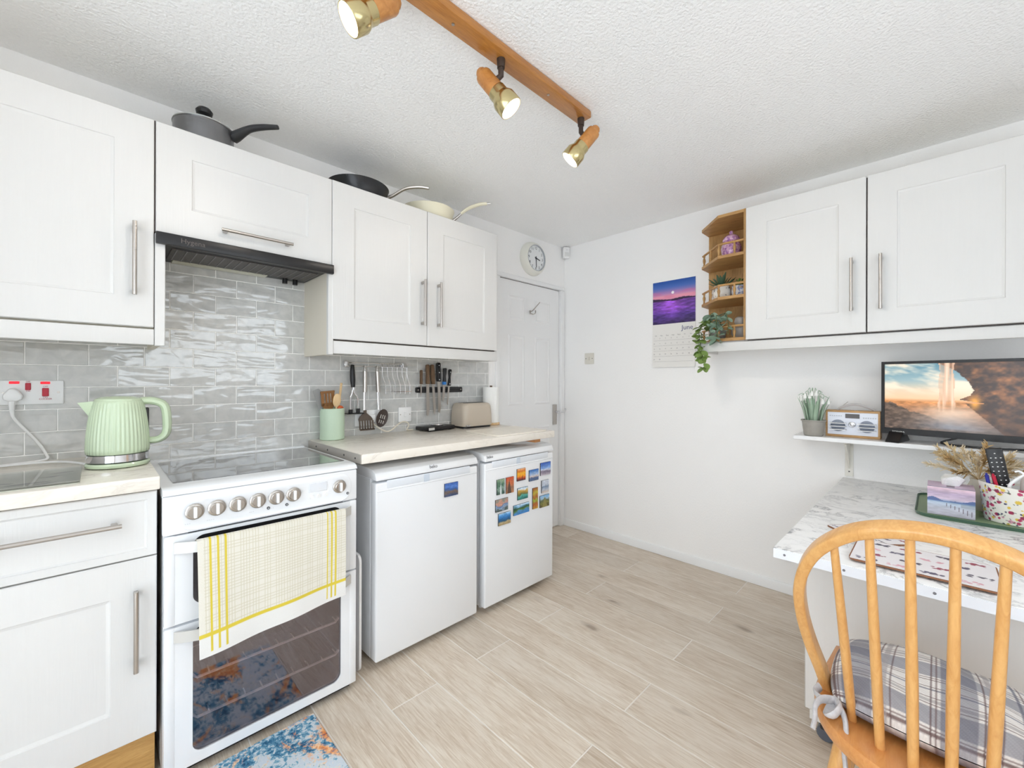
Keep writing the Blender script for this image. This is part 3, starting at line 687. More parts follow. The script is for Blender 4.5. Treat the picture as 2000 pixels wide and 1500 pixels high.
# ---- magnets: (x0,z0 top-left),(x1,z1 bottom-right), picture colours (bands bottom->top), label
def bands(st, nz=.25, sx=5, o=0, spire=None):
    def f(u, v):
        vv = v+(fbm(u*sx, v*sx, o)-.5)*nz
        c = stops(vv, st)
        c *= (.82+.36*fbm(u*14, v*12, o+5))[:, None]
        if spire:
            x, h, wd, col = spire; m_ = (np.abs(u-x) < wd*(1-v/h)) & (v < h); c[m_] = cc(*col)
        return c
    return f
S = (230, 236, 244); B = (70, 120, 190)
MG = [
 (-1.654, .727, -1.575, .664, bands([(0, (60, 80, 120)), (.3, (120, 96, 80)), (.5, (50, 90, 160)), (.7, (90, 130, 200)), (1, (60, 100, 180))], .3, 5, 1), 'small seascape magnet alone on the fridge beside the cooker'),
 (-1.318, .691, -1.262, .61, bands([(0, (60, 90, 80)), (.4, (150, 170, 160)), (.6, (70, 110, 90)), (1, (150, 170, 140))], .6, 6, 2, (.5, .9, .12, (220, 230, 230))), 'green waterfall magnet on the fridge by the door'),
 (-1.25, .692, -1.192, .605, bands([(0, (190, 130, 80)), (.3, (150, 110, 90)), (.6, (200, 120, 80)), (1, (210, 90, 60))], .4, 5, 3, (.4, .9, .28, (96, 76, 66))), 'red sunset magnet with a tall pointed tower'),
 (-1.166, .726, -1.098, .658, bands([(0, (60, 56, 66)), (.18, (180, 60, 40)), (.35, (240, 150, 30)), (.6, (250, 190, 50)), (.8, (220, 120, 40)), (1, (240, 190, 150))], .08, 4, 4, (.6, .6, .06, (60, 40, 40))), 'orange and yellow sunset magnet with a small tower'),
 (-1.067, .705, -.988, .641, bands([(0, (90, 110, 140)), (.25, (80, 100, 140)), (.4, (220, 200, 190)), (.55, (170, 190, 220)), (1, (50, 110, 190))], .15, 6, 5), 'blue sky harbour town magnet beside the orange one'),
 (-.97, .733, -.879, .658, bands([(0, (200, 190, 200)), (.3, (120, 110, 130)), (.42, (210, 214, 230)), (.6, (120, 160, 220)), (1, (50, 90, 180))], .15, 4, 6), 'blue and white snowy beach magnet in the top corner'),
 (-.959, .628, -.896, .554, bands([(0, (220, 200, 186)), (.25, (180, 190, 205)), (.5, (120, 140, 170)), (.6, (190, 200, 215)), (1, (205, 212, 225))], .12, 4, 7), 'pale misty beach magnet below the snowy one'),
 (-1.161, .618, -1.078, .552, bands([(0, (30, 100, 96)), (.3, (90, 180, 170)), (.45, (110, 110, 60)), (.7, (200, 160, 70)), (.85, S), (1, (150, 190, 220))], .3, 4, 8), 'turquoise lake and autumn hills magnet in the middle'),
 (-1.037, .597, -.993, .476, bands([(0, (200, 170, 40)), (.2, (170, 80, 40)), (.4, (150, 190, 60)), (.55, (170, 90, 40)), (.75, (190, 180, 60)), (1, (160, 90, 40))], .25, 5, 9), 'tall narrow yellow and brown strip magnet'),
 (-.974, .54, -.891, .47, bands([(0, (70, 56, 40)), (.35, (130, 130, 60)), (.6, (90, 96, 60)), (.75, (170, 200, 225)), (1, (110, 170, 220))], .4, 4, 10, (.5, .8, .3, (140, 130, 70))), 'rocky green hill magnet at the lower edge'),
 (-1.327, .585, -1.236, .52, bands([(0, (70, 80, 70)), (.3, (150, 170, 200)), (.5, (90, 130, 180)), (.7, (210, 150, 130)), (1, (150, 150, 140))], .9, 4, 11), 'multi-picture magnet of little views with a red corner'),
 (-1.193, .528, -1.067, .472, bands([(0, (60, 130, 200)), (.3, (80, 140, 190)), (.45, (90, 130, 60)), (.65, (40, 80, 60)), (.85, (130, 180, 220)), (1, (190, 215, 235))], .5, 4, 12), 'wide panoramic magnet of a blue bay and green hills'),
 (-1.306, .507, -1.215, .443, bands([(0, (170, 150, 110)), (.2, (190, 170, 130)), (.35, (40, 90, 130)), (.6, (50, 120, 190)), (.8, (90, 160, 220)), (1, (200, 220, 240))], .2, 4, 13), 'blue sea and sand magnet lowest on the fridge door'),
]
for x0, z1, x1, z0, f, lab in MG:
    b = mk('fridge_magnet', G().box(x0, x1, -.5915, -.5866, z0, z1), DARKP, label=lab, cat='magnet', group='holiday magnets on the fridges')
    mk('print', grid(lambda u, v: (x0+(x1-x0)*u, -.5918, z0+(z1-z0)*v), 26, 24, f), PRINT, b)

# ================================================================== LEFT WORKTOP: kettle, socket
KX, KY, KZ = -2.774, -.312, .931
t = thing('kettle', 'pale green ribbed electric kettle with chrome band', 'kettle', (KX, KY, KZ))
mk('power_base', G().lathe([(.07, 0), (.079, .003), (.081, .01), (.078, .016), (.05, .018), (0, .018)], (KX, KY, KZ), 40), MINT, t)
mk('chrome_band', G().lathe([(.074, .018), (.078, .02), (.0775, .042), (.06, .043)], (KX, KY, KZ), 48), CHROME, t)
rib = lambda a, z: 1+.013*math.cos(44*a)*(1 if .05 < z < .2 else .1)
mk('body', G().lathe([(.074, .043), (.0785, .046), (.079, .06), (.0775, .10), (.074, .14), (.069, .18), (.0645, .205), (.062, .214), (.058, .218)], (KX, KY, KZ), 352, fn=rib), MINT, t, sharp=80)
mk('lid', G().lathe([(.060, .216), (.058, .222), (.045, .228), (.02, .2305), (0, .231)], (KX, KY, KZ), 40), MINT, t)
g = G(); V = [(KX-.045, KY-.026, KZ+.205), (KX-.045, KY+.026, KZ+.205), (KX-.096, KY, KZ+.211), (KX-.06, KY-.014, KZ+.15), (KX-.06, KY+.014, KZ+.15), (KX-.04, KY-.02, KZ+.218), (KX-.04, KY+.02, KZ+.218)]
g.mesh(V, [(0, 3, 2), (1, 2, 4), (3, 4, 2), (0, 2, 5), (1, 6, 2), (5, 2, 6), (0, 5, 6, 1), (0, 1, 4, 3)]); bmesh.ops.recalc_face_normals(g.bm, faces=g.bm.faces); mk('spout', g, MINT, t)
g = G(); g.tube([(KX+.05, KY, KZ+.212), (KX+.085, KY-.004, KZ+.213), (KX+.116, KY-.008, KZ+.196), (KX+.124, KY-.01, KZ+.15), (KX+.122, KY-.008, KZ+.10), (KX+.10, KY-.005, KZ+.078), (KX+.065, KY, KZ+.078)], [.013, .0135, .0135, .0135, .013, .012, .012], 10, sub=5, flat=1.15); mk('handle', g, MINT, t)
mk('water_gauge', G().box(KX+.066, KX+.077, KY-.006, KY+.006, KZ+.06, KZ+.19, .003, 1), DARKP, t)
mk('lid_switch', G().box(KX+.085, KX+.11, KY-.012, KY+.004, KZ+.214, KZ+.219, .002, 1), CHROME, t)
mk('power_cable', G().tube([(KX-.07, KY+.03, KZ+.008), (-2.90, -.15, KZ+.006), (-2.97, -.11, KZ+.006), (-3.08, -.125, KZ+.006), (-3.15, -.15, KZ+.005)], .0035, 6, sub=6), WPLAS, t, label='white power cable trailing along the wall')
t = thing('cooker_socket', 'wide white cooker switch and socket plate with red switches', 'socket', (-2.984, -.012, 1.128))
mk('plate', G().box(-3.058, -2.91, -.020, -.0105, 1.129, 1.213, .003, 2), WPLAS, t)
mk('rocker', G().box(-3.001, -2.988, -.024, -.019, 1.179, 1.204, .0015, 1), RED, t); mk('rocker', G().box(-2.962, -2.946, -.024, -.019, 1.157, 1.186, .0015, 1), RED, t)
mk('neon', G().box(-3.037, -3.014, -.0225, -.019, 1.201, 1.2095, .001, 1), REDLIT, t); mk('neon', G().box(-2.966, -2.943, -.0225, -.019, 1.2, 1.2085, .001, 1), REDLIT, t)
mk('screw', G().cyl((-2.923, -.0195, 1.171), (-2.923, -.0215, 1.171), .0038, seg=10), STEEL, t); mk('screw', G().cyl((-3.05, -.0195, 1.171), (-3.05, -.0215, 1.171), .0038, seg=10), STEEL, t)
g = G()
for s, x, z, q in (('OFF', -2.9945, 1.2065, .006), ('ON', -2.9945, 1.1735, .006), ('OFF', -2.954, 1.189, .007), ('ON', -2.954, 1.151, .007), ('COOKER', -2.954, 1.145, .0075)): g.text(s, q, T(x, -.0203, z) @ TA, 'CENTER')
mk('lettering', g, REDPRINT, t)
t = thing('plug', 'white three-pin plug and cable in the cooker socket', 'plug', (-3.028, -.03, 1.141))
mk('plug_body', G().prism([(-3.05, 1.162), (-3.048, 1.148), (-3.038, 1.142), (-3.018, 1.142), (-3.006, 1.148), (-3.004, 1.162), (-3.016, 1.18), (-3.026, 1.187), (-3.036, 1.184)], -.048, -.0205, 'y', .004), WPLAS, t, sharp=50)
mk('cable', G().tube([(-3.029, -.036, 1.143), (-3.029, -.038, 1.12), (-3.026, -.042, 1.09), (-3.01, -.036, 1.06), (-2.985, -.03, 1.02), (-2.965, -.028, .985), (-2.952, -.03, .955), (-2.95, -.04, .938), (-2.99, -.06, .9345), (-3.08, -.09, .9345), (-3.2, -.07, .9345)], [.009, .007, .0042, .0042, .0042, .0042, .0042, .004, .004, .004, .004], 8, sub=5), WPLAS, t)

# ================================================================== LONG WORKTOP ITEMS
WZ = .9185
JX, JY = -1.975, -.07
t = thing('utensil_jar', 'matt mint green utensil jar on the long worktop', 'jar', (JX, JY, WZ))
mk('pot', G().lathe([(.055, 0), (.058, .003), (.058, .155), (.0555, .157), (.054, .152), (.054, .008), (0, .008)], (JX, JY, WZ), 40), MINTM, t)
def lean(name, dx, dy, h, g_fn, m, lab, cat):
    """utensil standing in the jar: local z up the shaft"""
    b = Vector((JX+dx*.3, JY+dy*.3, WZ+.012)); tip = Vector((JX+dx, JY+dy, WZ+h)); z = (tip-b).normalized(); x = Vector((1, 0, 0)); x = (x-z*x.dot(z)).normalized(); y = z.cross(x)
    M_ = Matrix(((x.x, y.x, z.x, b.x), (x.y, y.y, z.y, b.y), (x.z, y.z, z.z, b.z), (0, 0, 0, 1))); L_ = (tip-b).length
    g = G(M_); g_fn(g, L_); return mk(name, g, m, label=lab, cat=cat, group='utensils in the mint jar')
lean('spatula', -.075, .005, .255, lambda g, L_: g.box(-.006, .006, -.003, .003, 0, L_-.09, .001, 1).prism([(-.012, L_-.1), (.014, L_-.1), (.018, L_-.012), (.008, L_), (-.02, L_-.005)], -.0015, .0015, 'y'), mat('grey_silicone', rgb(150, 150, 148), .6), 'grey spatula leaning out furthest left of the mint jar', 'utensil')
def turner(g, L_):
    g.box(-.007, .007, -.003, .003, 0, L_-.085, .001, 1)
    for a, b in ((-.034, -.02), (-.014, -.005), (.001, .01), (.016, .032)): g.box(a, b, -.002, .002, L_-.075, L_-.008)
    g.box(-.036, .034, -.002, .002, L_-.012, L_, .001, 1).prism([(-.008, L_-.105), (.008, L_-.105), (.032, L_-.072), (-.034, L_-.072)], -.002, .002, 'y').box(-.034, .032, -.002, .002, L_-.075, L_-.06)
lean('wooden_turner', -.028, -.012, .245, turner, TURNWOOD, 'brown slotted wooden turner in the mint jar', 'utensil')
lean('wooden_spoon', .012, -.035, .232, lambda g, L_: (g.tube([(0, 0, 0), (0, 0, L_-.06)], .005, 8), g.ball((0, 0, L_-.035), .021, .006, .035)), SPOONWOOD, 'pale wooden spoon at the front of the mint jar', 'utensil')
lean('wooden_stick', .05, .01, .285, lambda g, L_: g.box(-.006, .006, -.003, .003, 0, L_, .002, 1), SPOONWOOD, 'tall thin wooden stick at the right side of the mint jar', 'utensil')
lean('curled_steel_utensil', .032, .0, .205, lambda g, L_: g.tube([(0, 0, 0), (0, 0, L_-.03), (.002, 0, L_-.008), (.014, 0, L_), (.024, 0, L_-.006)], .003, 6, sub=4), CHROME, 'curled chrome utensil end in the mint jar', 'utensil')
lean('orange_utensil', .034, -.02, .168, lambda g, L_: (g.tube([(0, 0, 0), (0, 0, L_-.02)], .004, 6), g.ball((0, 0, L_-.012), .018, .01, .014)), mat('orange_plastic', rgb(206, 92, 40), .4), 'orange and red utensil head low in the mint jar', 'utensil')
# scales
t = thing('kitchen_scales', 'flat black kitchen scales with steel disc on the worktop', 'scales', (-1.36, -.085, WZ))
R_ = T(-1.36, -.085, WZ) @ Matrix.Rotation(.12, 4, 'Z')
mk('base', G(R_).box(-.105, .105, -.06, .06, .004, .026, .004, 2), BLACKP, t); mk('steel_disc', G(R_).lathe([(.038, .026), (.04, .03), (.038, .034), (0, .034)], (.02, .01, 0), 28), CHROME, t)
mk('label', G(R_).box(-.103, -.06, -.0608, -.059, .008, .022), SILVERP, t)
mk('foot', G(R_).cyl((-.08, -.04, 0), (-.08, -.04, .005), .01).cyl((.08, -.04, 0), (.08, -.04, .005), .01).cyl((0, .045, 0), (0, .045, .005), .01), BLACKP, t)
# toaster
t = thing('toaster', 'beige two-slice toaster beside the kitchen roll', 'toaster', (-1.085, -.095, WZ))
g = G(); V = []; F = []
for k, (z, i) in enumerate(((.012, 0), (.02, -.002), (.09, 0), (.135, .004), (.15, .01), (.156, .02))):
    lp = rrect(-1.208+i, -.968-i, -.176+i, -.016-i, .035, 6); n = len(lp); V += [(x, y, WZ+z) for x, y in lp]
    if k:
        for q in range(n): F.append((n*k-n+q, n*k-n+(q+1) % n, n*k+(q+1) % n, n*k+q))
F += [tuple(range(n))[::-1], tuple(range(5*n, 6*n))]; g.mesh(V, F); mk('shell', g, BEIGE, t, sharp=50)
mk('base', G().prism(rrect(-1.203, -.973, -.171, -.021, .033), WZ, WZ+.013, 'z'), BLACKP, t)
for y in (-.12, -.075): mk('slot', G().box(-1.17, -1.0, y-.013, y+.013, WZ+.1555, WZ+.1568), DARKP, t)
mk('lever', G().box(-1.2, -1.17, -.19, -.174, WZ+.014, WZ+.022, .003, 2), CHROME, t)
# kitchen roll
t = thing('kitchen_roll', 'white kitchen roll on a wooden holder by the door', 'kitchen roll', (-.903, -.078, WZ))
mk('base', G().lathe([(.058, 0), (.06, .003), (.06, .012), (.058, .015), (0, .015)], (-.903, -.078, WZ), 32), SPOONWOOD, t)
mk('roll', G().lathe([(.02, .016), (.055, .016), (.0555, .02), (.0555, .252), (.054, .256), (.02, .256), (.02, .016)], (-.903, -.078, WZ), 40), PAPER, t)
mk('peg', G().cyl((-.903, -.078, WZ+.012), (-.903, -.078, WZ+.266), .009), KNIFEWOOD, t)
# single switch + hidden double socket
t = thing('fused_switch', 'single white switch plate below the hanging rack', 'switch', (-1.53, -.012, .973))
mk('plate', G().box(-1.572, -1.488, -.020, -.0105, .974, 1.06, .003, 2), WPLAS, t); mk('rocker', G().box(-1.538, -1.522, -.0235, -.019, 1.003, 1.03, .002, 1), WPLAS, t)
for x in (-1.561, -1.499): mk('screw', G().cyl((x, -.0195, 1.017), (x, -.0212, 1.017), .0035, seg=8), STEEL, t)
t = thing('double_socket', 'white double socket behind the hanging fish slice', 'socket', (-1.765, -.012, .968))
mk('plate', G().box(-1.834, -1.69, -.020, -.0105, .968, 1.054, .003, 2), WPLAS, t)
for x in (-1.8, -1.722): mk('rocker', G().box(x-.006, x+.006, -.0235, -.019, 1.03, 1.047, .001, 1), WPLAS, t)
t = thing('plug', 'white plug and looping cable in the double socket', 'plug', (-1.722, -.03, .98))
mk('plug_body', G().box(-1.768, -1.722, -.0385, -.0205, .985, 1.027, .006, 2), WPLAS, t)
mk('cable', G().tube([(-1.745, -.03, .987), (-1.72, -.032, .965), (-1.69, -.05, .94), (-1.655, -.045, .929), (-1.62, -.04, .94), (-1.59, -.035, .96), (-1.555, -.03, .975), (-1.525, -.03, .972), (-1.512, -.03, .955), (-1.525, -.03, .928), (-1.51, -.022, .9235), (-1.49, -.018, .9235), (-1.475, -.017, .9235)], .004, 8, sub=5), mat('cream_cable', rgb(232, 224, 208), .5), t)
# ---- hanging rail
t = thing('utensil_rail', 'chrome wall rail of two thin rods for hanging utensils', 'rail', (-1.72, -.03, 1.29))
mk('rods', G().cyl((-1.892, -.030, 1.312), (-1.555, -.030, 1.312), .0028, seg=8).cyl((-1.892, -.034, 1.293), (-1.555, -.034, 1.293), .0028, seg=8), CHROME, t)
for x in (-1.89, -1.557): mk('bracket', G().box(x-.009, x+.009, -.036, -.0105, 1.288, 1.318, .002, 1), CHROME, t)
G5 = 'utensils hanging on the chrome rail'
def hook(g, x, z): return g.tube([(x, -.034, 1.300), (x, -.042, 1.296), (x, -.042, z)], .002, 6)
t = thing('potato_masher', 'black-handled potato masher hanging first on the rail', 'masher', (-1.855, -.042, 1.04), G5)
mk('handle', hook(G(), -1.858, 1.29).tube([(-1.858, -.042, 1.30), (-1.859, -.042, 1.27), (-1.857, -.042, 1.22), (-1.855, -.042, 1.18)], [.008, .0125, .014, .010], 12, sub=4), BLACKP, t)
mk('prongs', G().tube([(-1.854, -.042, 1.185), (-1.854, -.042, 1.165)], .006).tube([(-1.852, -.042, 1.168), (-1.845, -.042, 1.145), (-1.828, -.042, 1.12), (-1.827, -.042, 1.06)], .0055, 8, sub=3, flat=.5).tube([(-1.856, -.042, 1.168), (-1.86, -.042, 1.145), (-1.868, -.042, 1.12), (-1.868, -.042, 1.05)], .0055, 8, sub=3, flat=.5), CHROME, t)
mk('head', G().box(-1.893, -1.80, -.065, -.022, 1.038, 1.043, .001, 1).box(-1.836, -1.818, -.048, -.036, 1.043, 1.066).box(-1.877, -1.859, -.048, -.036, 1.043, 1.062), BLACKP, t)
def stick(name, x, lab, ang):
    t = thing(name, lab, 'utensil', (x, -.045, .95), G5)
    dx = ang
    mk('handle', hook(G(), x, 1.272).tube([(x-.008, -.042, 1.268), (x-.006, -.042, 1.285), (x+.006, -.042, 1.285), (x+.008, -.042, 1.268)], .0025, 6, sub=3).cyl((x, -.042, 1.268), (x+dx*.12, -.042, 1.152), .0115, seg=14), STEEL, t)
    mk('shaft', G().tube([(x+dx*.12, -.042, 1.152), (x+dx*.21, -.042, 1.055)], .0065, 8, flat=.4), CHROME, t); return t
t = stick('fish_slice', -1.789, 'steel-handled dark slotted fish slice on the rail', .0)
g = G(); g.prism([(-1.798, 1.055), (-1.781, 1.055), (-1.781, 1.04), (-1.755, 1.018), (-1.748, 1.008), (-1.826, 1.008), (-1.82, 1.02), (-1.798, 1.04)], -.047, -.043, 'y').prism([(-1.826, 1.008), (-1.748, 1.008), (-1.747, .999), (-1.825, .999)], -.049, -.043, 'y').box(-1.818, -1.735, -.050, -.047, .945, .955)
for k in range(6):
    a = -1.825+k*.0149; g.prism([(a, .9995), (a+.0075, .9995), (a+.0105, .95), (a+.003, .95)], -.050, -.047, 'y')
mk('blade', g, mat('bronze_nylon', rgb(92, 78, 68), .4), t)
t = stick('slotted_spoon', -1.718, 'steel-handled dark slotted spoon on the rail', .06)
g = G(); MS = T(-1.692, -.047, 1.007) @ Matrix.Rotation(.32, 4, 'Y'); g.m = MS
g.hole(-.0335, .0335, -.05, .05, (-.014, .014, -.028, .022), .006, -.003, .003, 4) if False else g.lathe([(0, -.004), (.02, -.003), (.032, .001), (.034, .004), (.03, .003), (.018, 0), (0, -.001)], (0, 0, 0), 28, 1, 1.5, m=Matrix.Rotation(PI/2, 4, 'X'))
bw = mk('bowl', g, mat('brown_nylon', rgb(66, 54, 50), .4), t)
g = G(MS)
for a in (-.012, 0, .012):
    g.box(a-.0022, a+.0022, -.0062, -.004, -.004, .018); g.box(a-.0022, a+.0022, -.0062, -.004, -.03, -.012)
mk('slots', g, mat('slot_light', rgb(196, 190, 184), .5), bw)
t = thing('wire_rack', 'small chrome rack of six bent wires hanging on the rail', 'rack', (-1.6, -.045, 1.15), G5)
for k in range(6):
    x = -1.69+.031*k; mk('wire', G().tube([(x, -.040, 1.312), (x, -.046, 1.30), (x, -.046, 1.262), (x+.004, -.046, 1.235), (x+.018, -.046, 1.195), (x+.021, -.046, 1.175), (x+.021, -.046, 1.14)], .0022, 6, sub=3), CHROME, t)
mk('crossbar', G().cyl((-1.675, -.046, 1.153), (-1.505, -.046, 1.153), .0022, seg=6), CHROME, t); mk('crossbar', G().cyl((-1.70, -.046, 1.291), (-1.525, -.046, 1.291), .0022, seg=6), CHROME, t)
# ---- knife strip and knives
t = thing('knife_rack', 'black magnetic knife strip on the tiled wall', 'knife rack', (-1.283, -.02, 1.14))
mk('strip', G().prism(rrect(-1.457, -1.109, 1.143, 1.177, .008), -.024, -.0105, 'y'), BLACKP, t)
for z in (1.152, 1.168): mk('rail', G().box(-1.43, -1.135, -.0262, -.0238, z-.003, z+.003), DARKP, t)
for x in (-1.444, -1.122): mk('screw', G().cyl((x, -.024, 1.16), (x, -.0255, 1.16), .004, seg=8), STEEL, t)
KNF = [(-1.43, 1.281, 1.196, 1.121, 0.001, .014, .010, KNIFEWOOD, 0, 'short knife with worn wooden handle, first on the strip'),
 (-1.385, 1.315, 1.196, .998, .006, .022, .021, KNIFEWOOD, 0, 'long-bladed knife with dark wooden handle, second on the strip'),
 (-1.352, 1.316, 1.195, 1.006, .022, .021, .017, KNIFEWOOD, 0, 'narrow tilted knife with wooden handle, third on the strip'),
 (-1.306, 1.33, 1.211, 1.013, .012, .026, .020, BLACKP, 3, 'wide knife with black three-rivet handle, highest on the strip'),
 (-1.256, 1.297, 1.191, 1.083, -.010, .022, .018, DARKP, -1, 'knife with grey handle and blue collar'),
 (-1.216, 1.29, 1.185, 1.062, -.016, .019, .013, BLACKP, 2, 'knife with black riveted handle nearest the toaster')]
for x, zt, zh, zb, dx, hw, bw_, hm, rv, lab in KNF:
    t = thing('kitchen_knife', lab, 'knife', (x, -.032, zb), 'knives on the magnetic strip')
    xm = x+dx*(zt-zh)/(zt-zb); xe = x+dx
    h = mk('handle', G().prism([(x-hw/2, zt-.006), (x-hw*.3, zt), (x+hw*.3, zt), (x+hw/2, zt-.006), (xm+hw*.42, (zt+zh)/2), (xm+hw/2, zh), (xm-hw/2, zh), (x-hw*.42, (zt+zh)/2)], -.042, -.026, 'y', .002), hm, t, sharp=50)
    if rv > 0:
        for k in range(rv): z = zt-.018-k*(zt-zh-.03)/max(1, rv-1); mk('rivet', G().cyl((x+dx*(zt-z)/(zt-zb), -.0425, z), (x+dx*(zt-z)/(zt-zb), -.0415, z), .0036, seg=10), CHROME, h)
    if rv < 0: mk('collar', G().box(xm-hw*.52, xm+hw*.52, -.0425, -.0255, zh, zh+.02, .002, 1), mat('blue_collar', rgb(50, 130, 210), .4), h)
    mk('blade', G().prism([(xm-bw_/2, zh+.001), (xm+bw_/2, zh+.001), (xe+bw_*.5, zb+.035), (xe, zb), (xe-bw_*.5, zb+.01)], -.0335, -.0315, 'y'), STEEL, t)

# ================================================================== PANS ON TOP OF THE CUPBOARDS
PZ = 2.1005
t = thing('saucepan', 'grey lidded saucepan with black handle on the hood cupboard', 'pan', (-2.525, -.185, PZ))
mk('pan_body', G().lathe([(.085, 0), (.094, .004), (.098, .03), (.099, .105), (.1015, .108), (.0985, .11), (.096, .1), (.09, .01), (0, .01)], (-2.525, -.185, PZ), 44), GRAPH, t)
mk('lid', G().lathe([(.099, .109), (.1, .113), (.085, .122), (.05, .13), (0, .134)], (-2.525, -.185, PZ), 40), mat('lid_glass', rgb(186, 190, 188), .15, .3), t)
mk('knob', G().lathe([(.008, .13), (.009, .142), (.012, .156), (.026, .166), (.029, .178), (.022, .188), (0, .19)], (-2.525, -.185, PZ), 20), BLACKP, t)
h0 = Vector((-2.525+.1, -.185-.03, PZ+.075)); 
mk('rivet_mount', G().ball((-2.44, -.222, PZ+.094), .018, .016, .016), GRAPH, t)
mk('handle', G().tube([(-2.436, -.225, PZ+.096), (-2.426, -.235, PZ+.102), (-2.39, -.265, PZ+.131), (-2.35, -.30, PZ+.142), (-2.305, -.345, PZ+.142)], [.021, .019, .0125, .011, .008], 10, sub=5, flat=1.25), DARKP, t)
t = thing('frying_pan', 'black frying pan with thin steel handle on the double cupboard', 'pan', (-1.885, -.165, PZ))
mk('pan_body', G().lathe([(.1, 0), (.112, .003), (.135, .04), (.1465, .088), (.149, .09), (.145, .09), (.13, .04), (.11, .008), (0, .008)], (-1.885, -.165, PZ), 48), PANBLK, t)
mk('handle', G().tube([(-1.755, -.225, PZ+.062), (-1.735, -.245, PZ+.075), (-1.69, -.29, PZ+.11), (-1.64, -.335, PZ+.12), (-1.60, -.37, PZ+.115)], [.008, .007, .007, .0075, .007], 8, sub=4, flat=1.5), STEEL, t)
t = thing('frying_pan', 'cream frying pan with cream handle on the double cupboard', 'pan', (-1.47, -.165, PZ))
mk('pan_body', G().lathe([(.1, 0), (.112, .003), (.135, .04), (.1475, .088), (.15, .09), (.146, .09), (.13, .04), (.11, .008), (0, .008)], (-1.47, -.165, PZ), 48), CREAM, t)
mk('handle_bracket', G().tube([(-1.352, -.22, PZ+.05), (-1.335, -.24, PZ+.062), (-1.31, -.268, PZ+.095)], [.012, .008, .0065], 8, sub=3), STEEL, t)
mk('handle', G().tube([(-1.312, -.266, PZ+.093), (-1.28, -.298, PZ+.125), (-1.235, -.345, PZ+.148), (-1.205, -.375, PZ+.152)], [.0075, .0095, .0095, .0085], 10, sub=4, flat=1.3), CREAM, t)
mk('handle_ring', G().tube([(-1.205, -.375, PZ+.152), (-1.19, -.39, PZ+.153)], .006, 8), STEEL, t)

# ================================================================== CEILING SPOTLIGHT BAR
t = thing('spotlight_bar', 'wooden ceiling spotlight bar with brass-rimmed spot lamps', 'ceiling light', (-1.95, -1.18, RH))
mk('bar', G().box(-2.62, -1.362, -1.214, -1.146, 2.312, RH, .006, 2), PINE, t)
for x in (-2.05, -1.6): mk('screw', G().cyl((x, -1.18, 2.313), (x, -1.18, 2.3095), .005, seg=8), STEEL, t)
def spot(px_arm, back, front, gain=1.0, r=.042):
    back, front = Vector(back), Vector(front); d = (front-back).normalized(); L_ = (front-back).length
    z = d; x = Vector((0, 0, 1)); x = (x-z*x.dot(z)).normalized(); y = z.cross(x)
    M_ = Matrix(((x.x, y.x, z.x, back.x), (x.y, y.y, z.y, back.y), (x.z, y.z, z.z, back.z), (0, 0, 0, 1)))
    a = Vector((px_arm, -1.18, 2.312)); j = back+d*L_*.42+Vector((0, 0, .012))
    mk('arm', G().cyl(a, a-Vector((0, 0, .03)), .0145, .013, 14).tube([a-Vector((0, 0, .028)), a-Vector((0, 0, .055)), (a-Vector((0, 0, .055))+j)/2, j], .010, 10), BRONZE, t)
    h = mk('lamp_holder', G(M_).lathe([(0, -.004), (.012, -.003), (.018, .004), (.019, .012), (.026, .016), (.029, .024), (.030, L_*.55), (.030, L_*.58)], (0, 0, 0), 28), PINEV, t)
    mk('brass_rim', G(M_).lathe([(.031, L_*.52), (.0325, L_*.54), (.0325, L_*.66), (.034, L_*.68), (.038, L_*.72), (r, L_*.77), (r+.0005, L_*.985), (r-.001, L_), (r-.003, L_), (r-.003, L_*.97), (.03, L_*.9), (.028, L_*.52)], (0, 0, 0), 32), BRASS, h)
    mk('lamp_lens', G(M_).lathe([(r-.0032, L_*.985), (r-.006, L_*1.005), (r*.5, L_*1.02), (0, L_*1.025)], (0, 0, 0), 28), LENS, h, label='lit white lamp lens')
    l = bpy.data.lights.new('spot_lamp', 'SPOT'); l.energy = SPOT_WATT*4*gain; l.color = (1, .9, .78); l.spot_size = math.radians(150); l.spot_blend = .6; l.shadow_soft_size = .04
    lo = bpy.data.objects.new('spot_lamp', l); COL.objects.link(lo); lo.location = front+d*.022; lo.rotation_euler = d.to_track_quat('-Z', 'Y').to_euler()
SPOTS = []
spot(-2.27, (-2.23, -1.165, 2.276), (-2.354, -1.127, 2.173), .9)
spot(-1.848, (-1.891, -1.119, 2.282), (-1.817, -1.199, 2.149), 2.1)
spot(-1.39, (-1.354, -1.235, 2.266), (-1.418, -1.144, 2.142), .9)

# ================================================================== CLOCK, SENSOR, WALL SWITCH, CALENDAR
t = thing('wall_clock', 'round cream wall clock above the door', 'clock', (-.415, -.03, 2.04))
MCK = T(-.415, 0, 2.166) @ Matrix.Rotation(PI/2, 4, 'X')
mk('case', G(MCK).lathe([(.128, 0), (.130, .004), (.130, .016), (.126, .03), (.116, .048), (.108, .056), (.100, .058), (.098, .05), (.097, .046)], (0, 0, 0), 56), mat('clock_cream', rgb(232, 231, 222), .35), t)
mk('rim', G(MCK).lathe([(.099, .0565), (.0995, .0595), (.097, .0595), (.0965, .046)], (0, 0, 0), 56, cap=False), GREYP, t)
mk('face', G(MCK).lathe([(.0965, .046), (.0965, .047), (0, .047)], (0, 0, 0), 48), mat('clock_face', rgb(234, 236, 236), .5), t)
g = G()
for k in range(1, 13):
    a = 2*PI*k/12; g.text(str(k), .028, T(-.415+.077*math.sin(a), -.0475, 2.166+.077*math.cos(a)-.010) @ TA, 'CENTER')
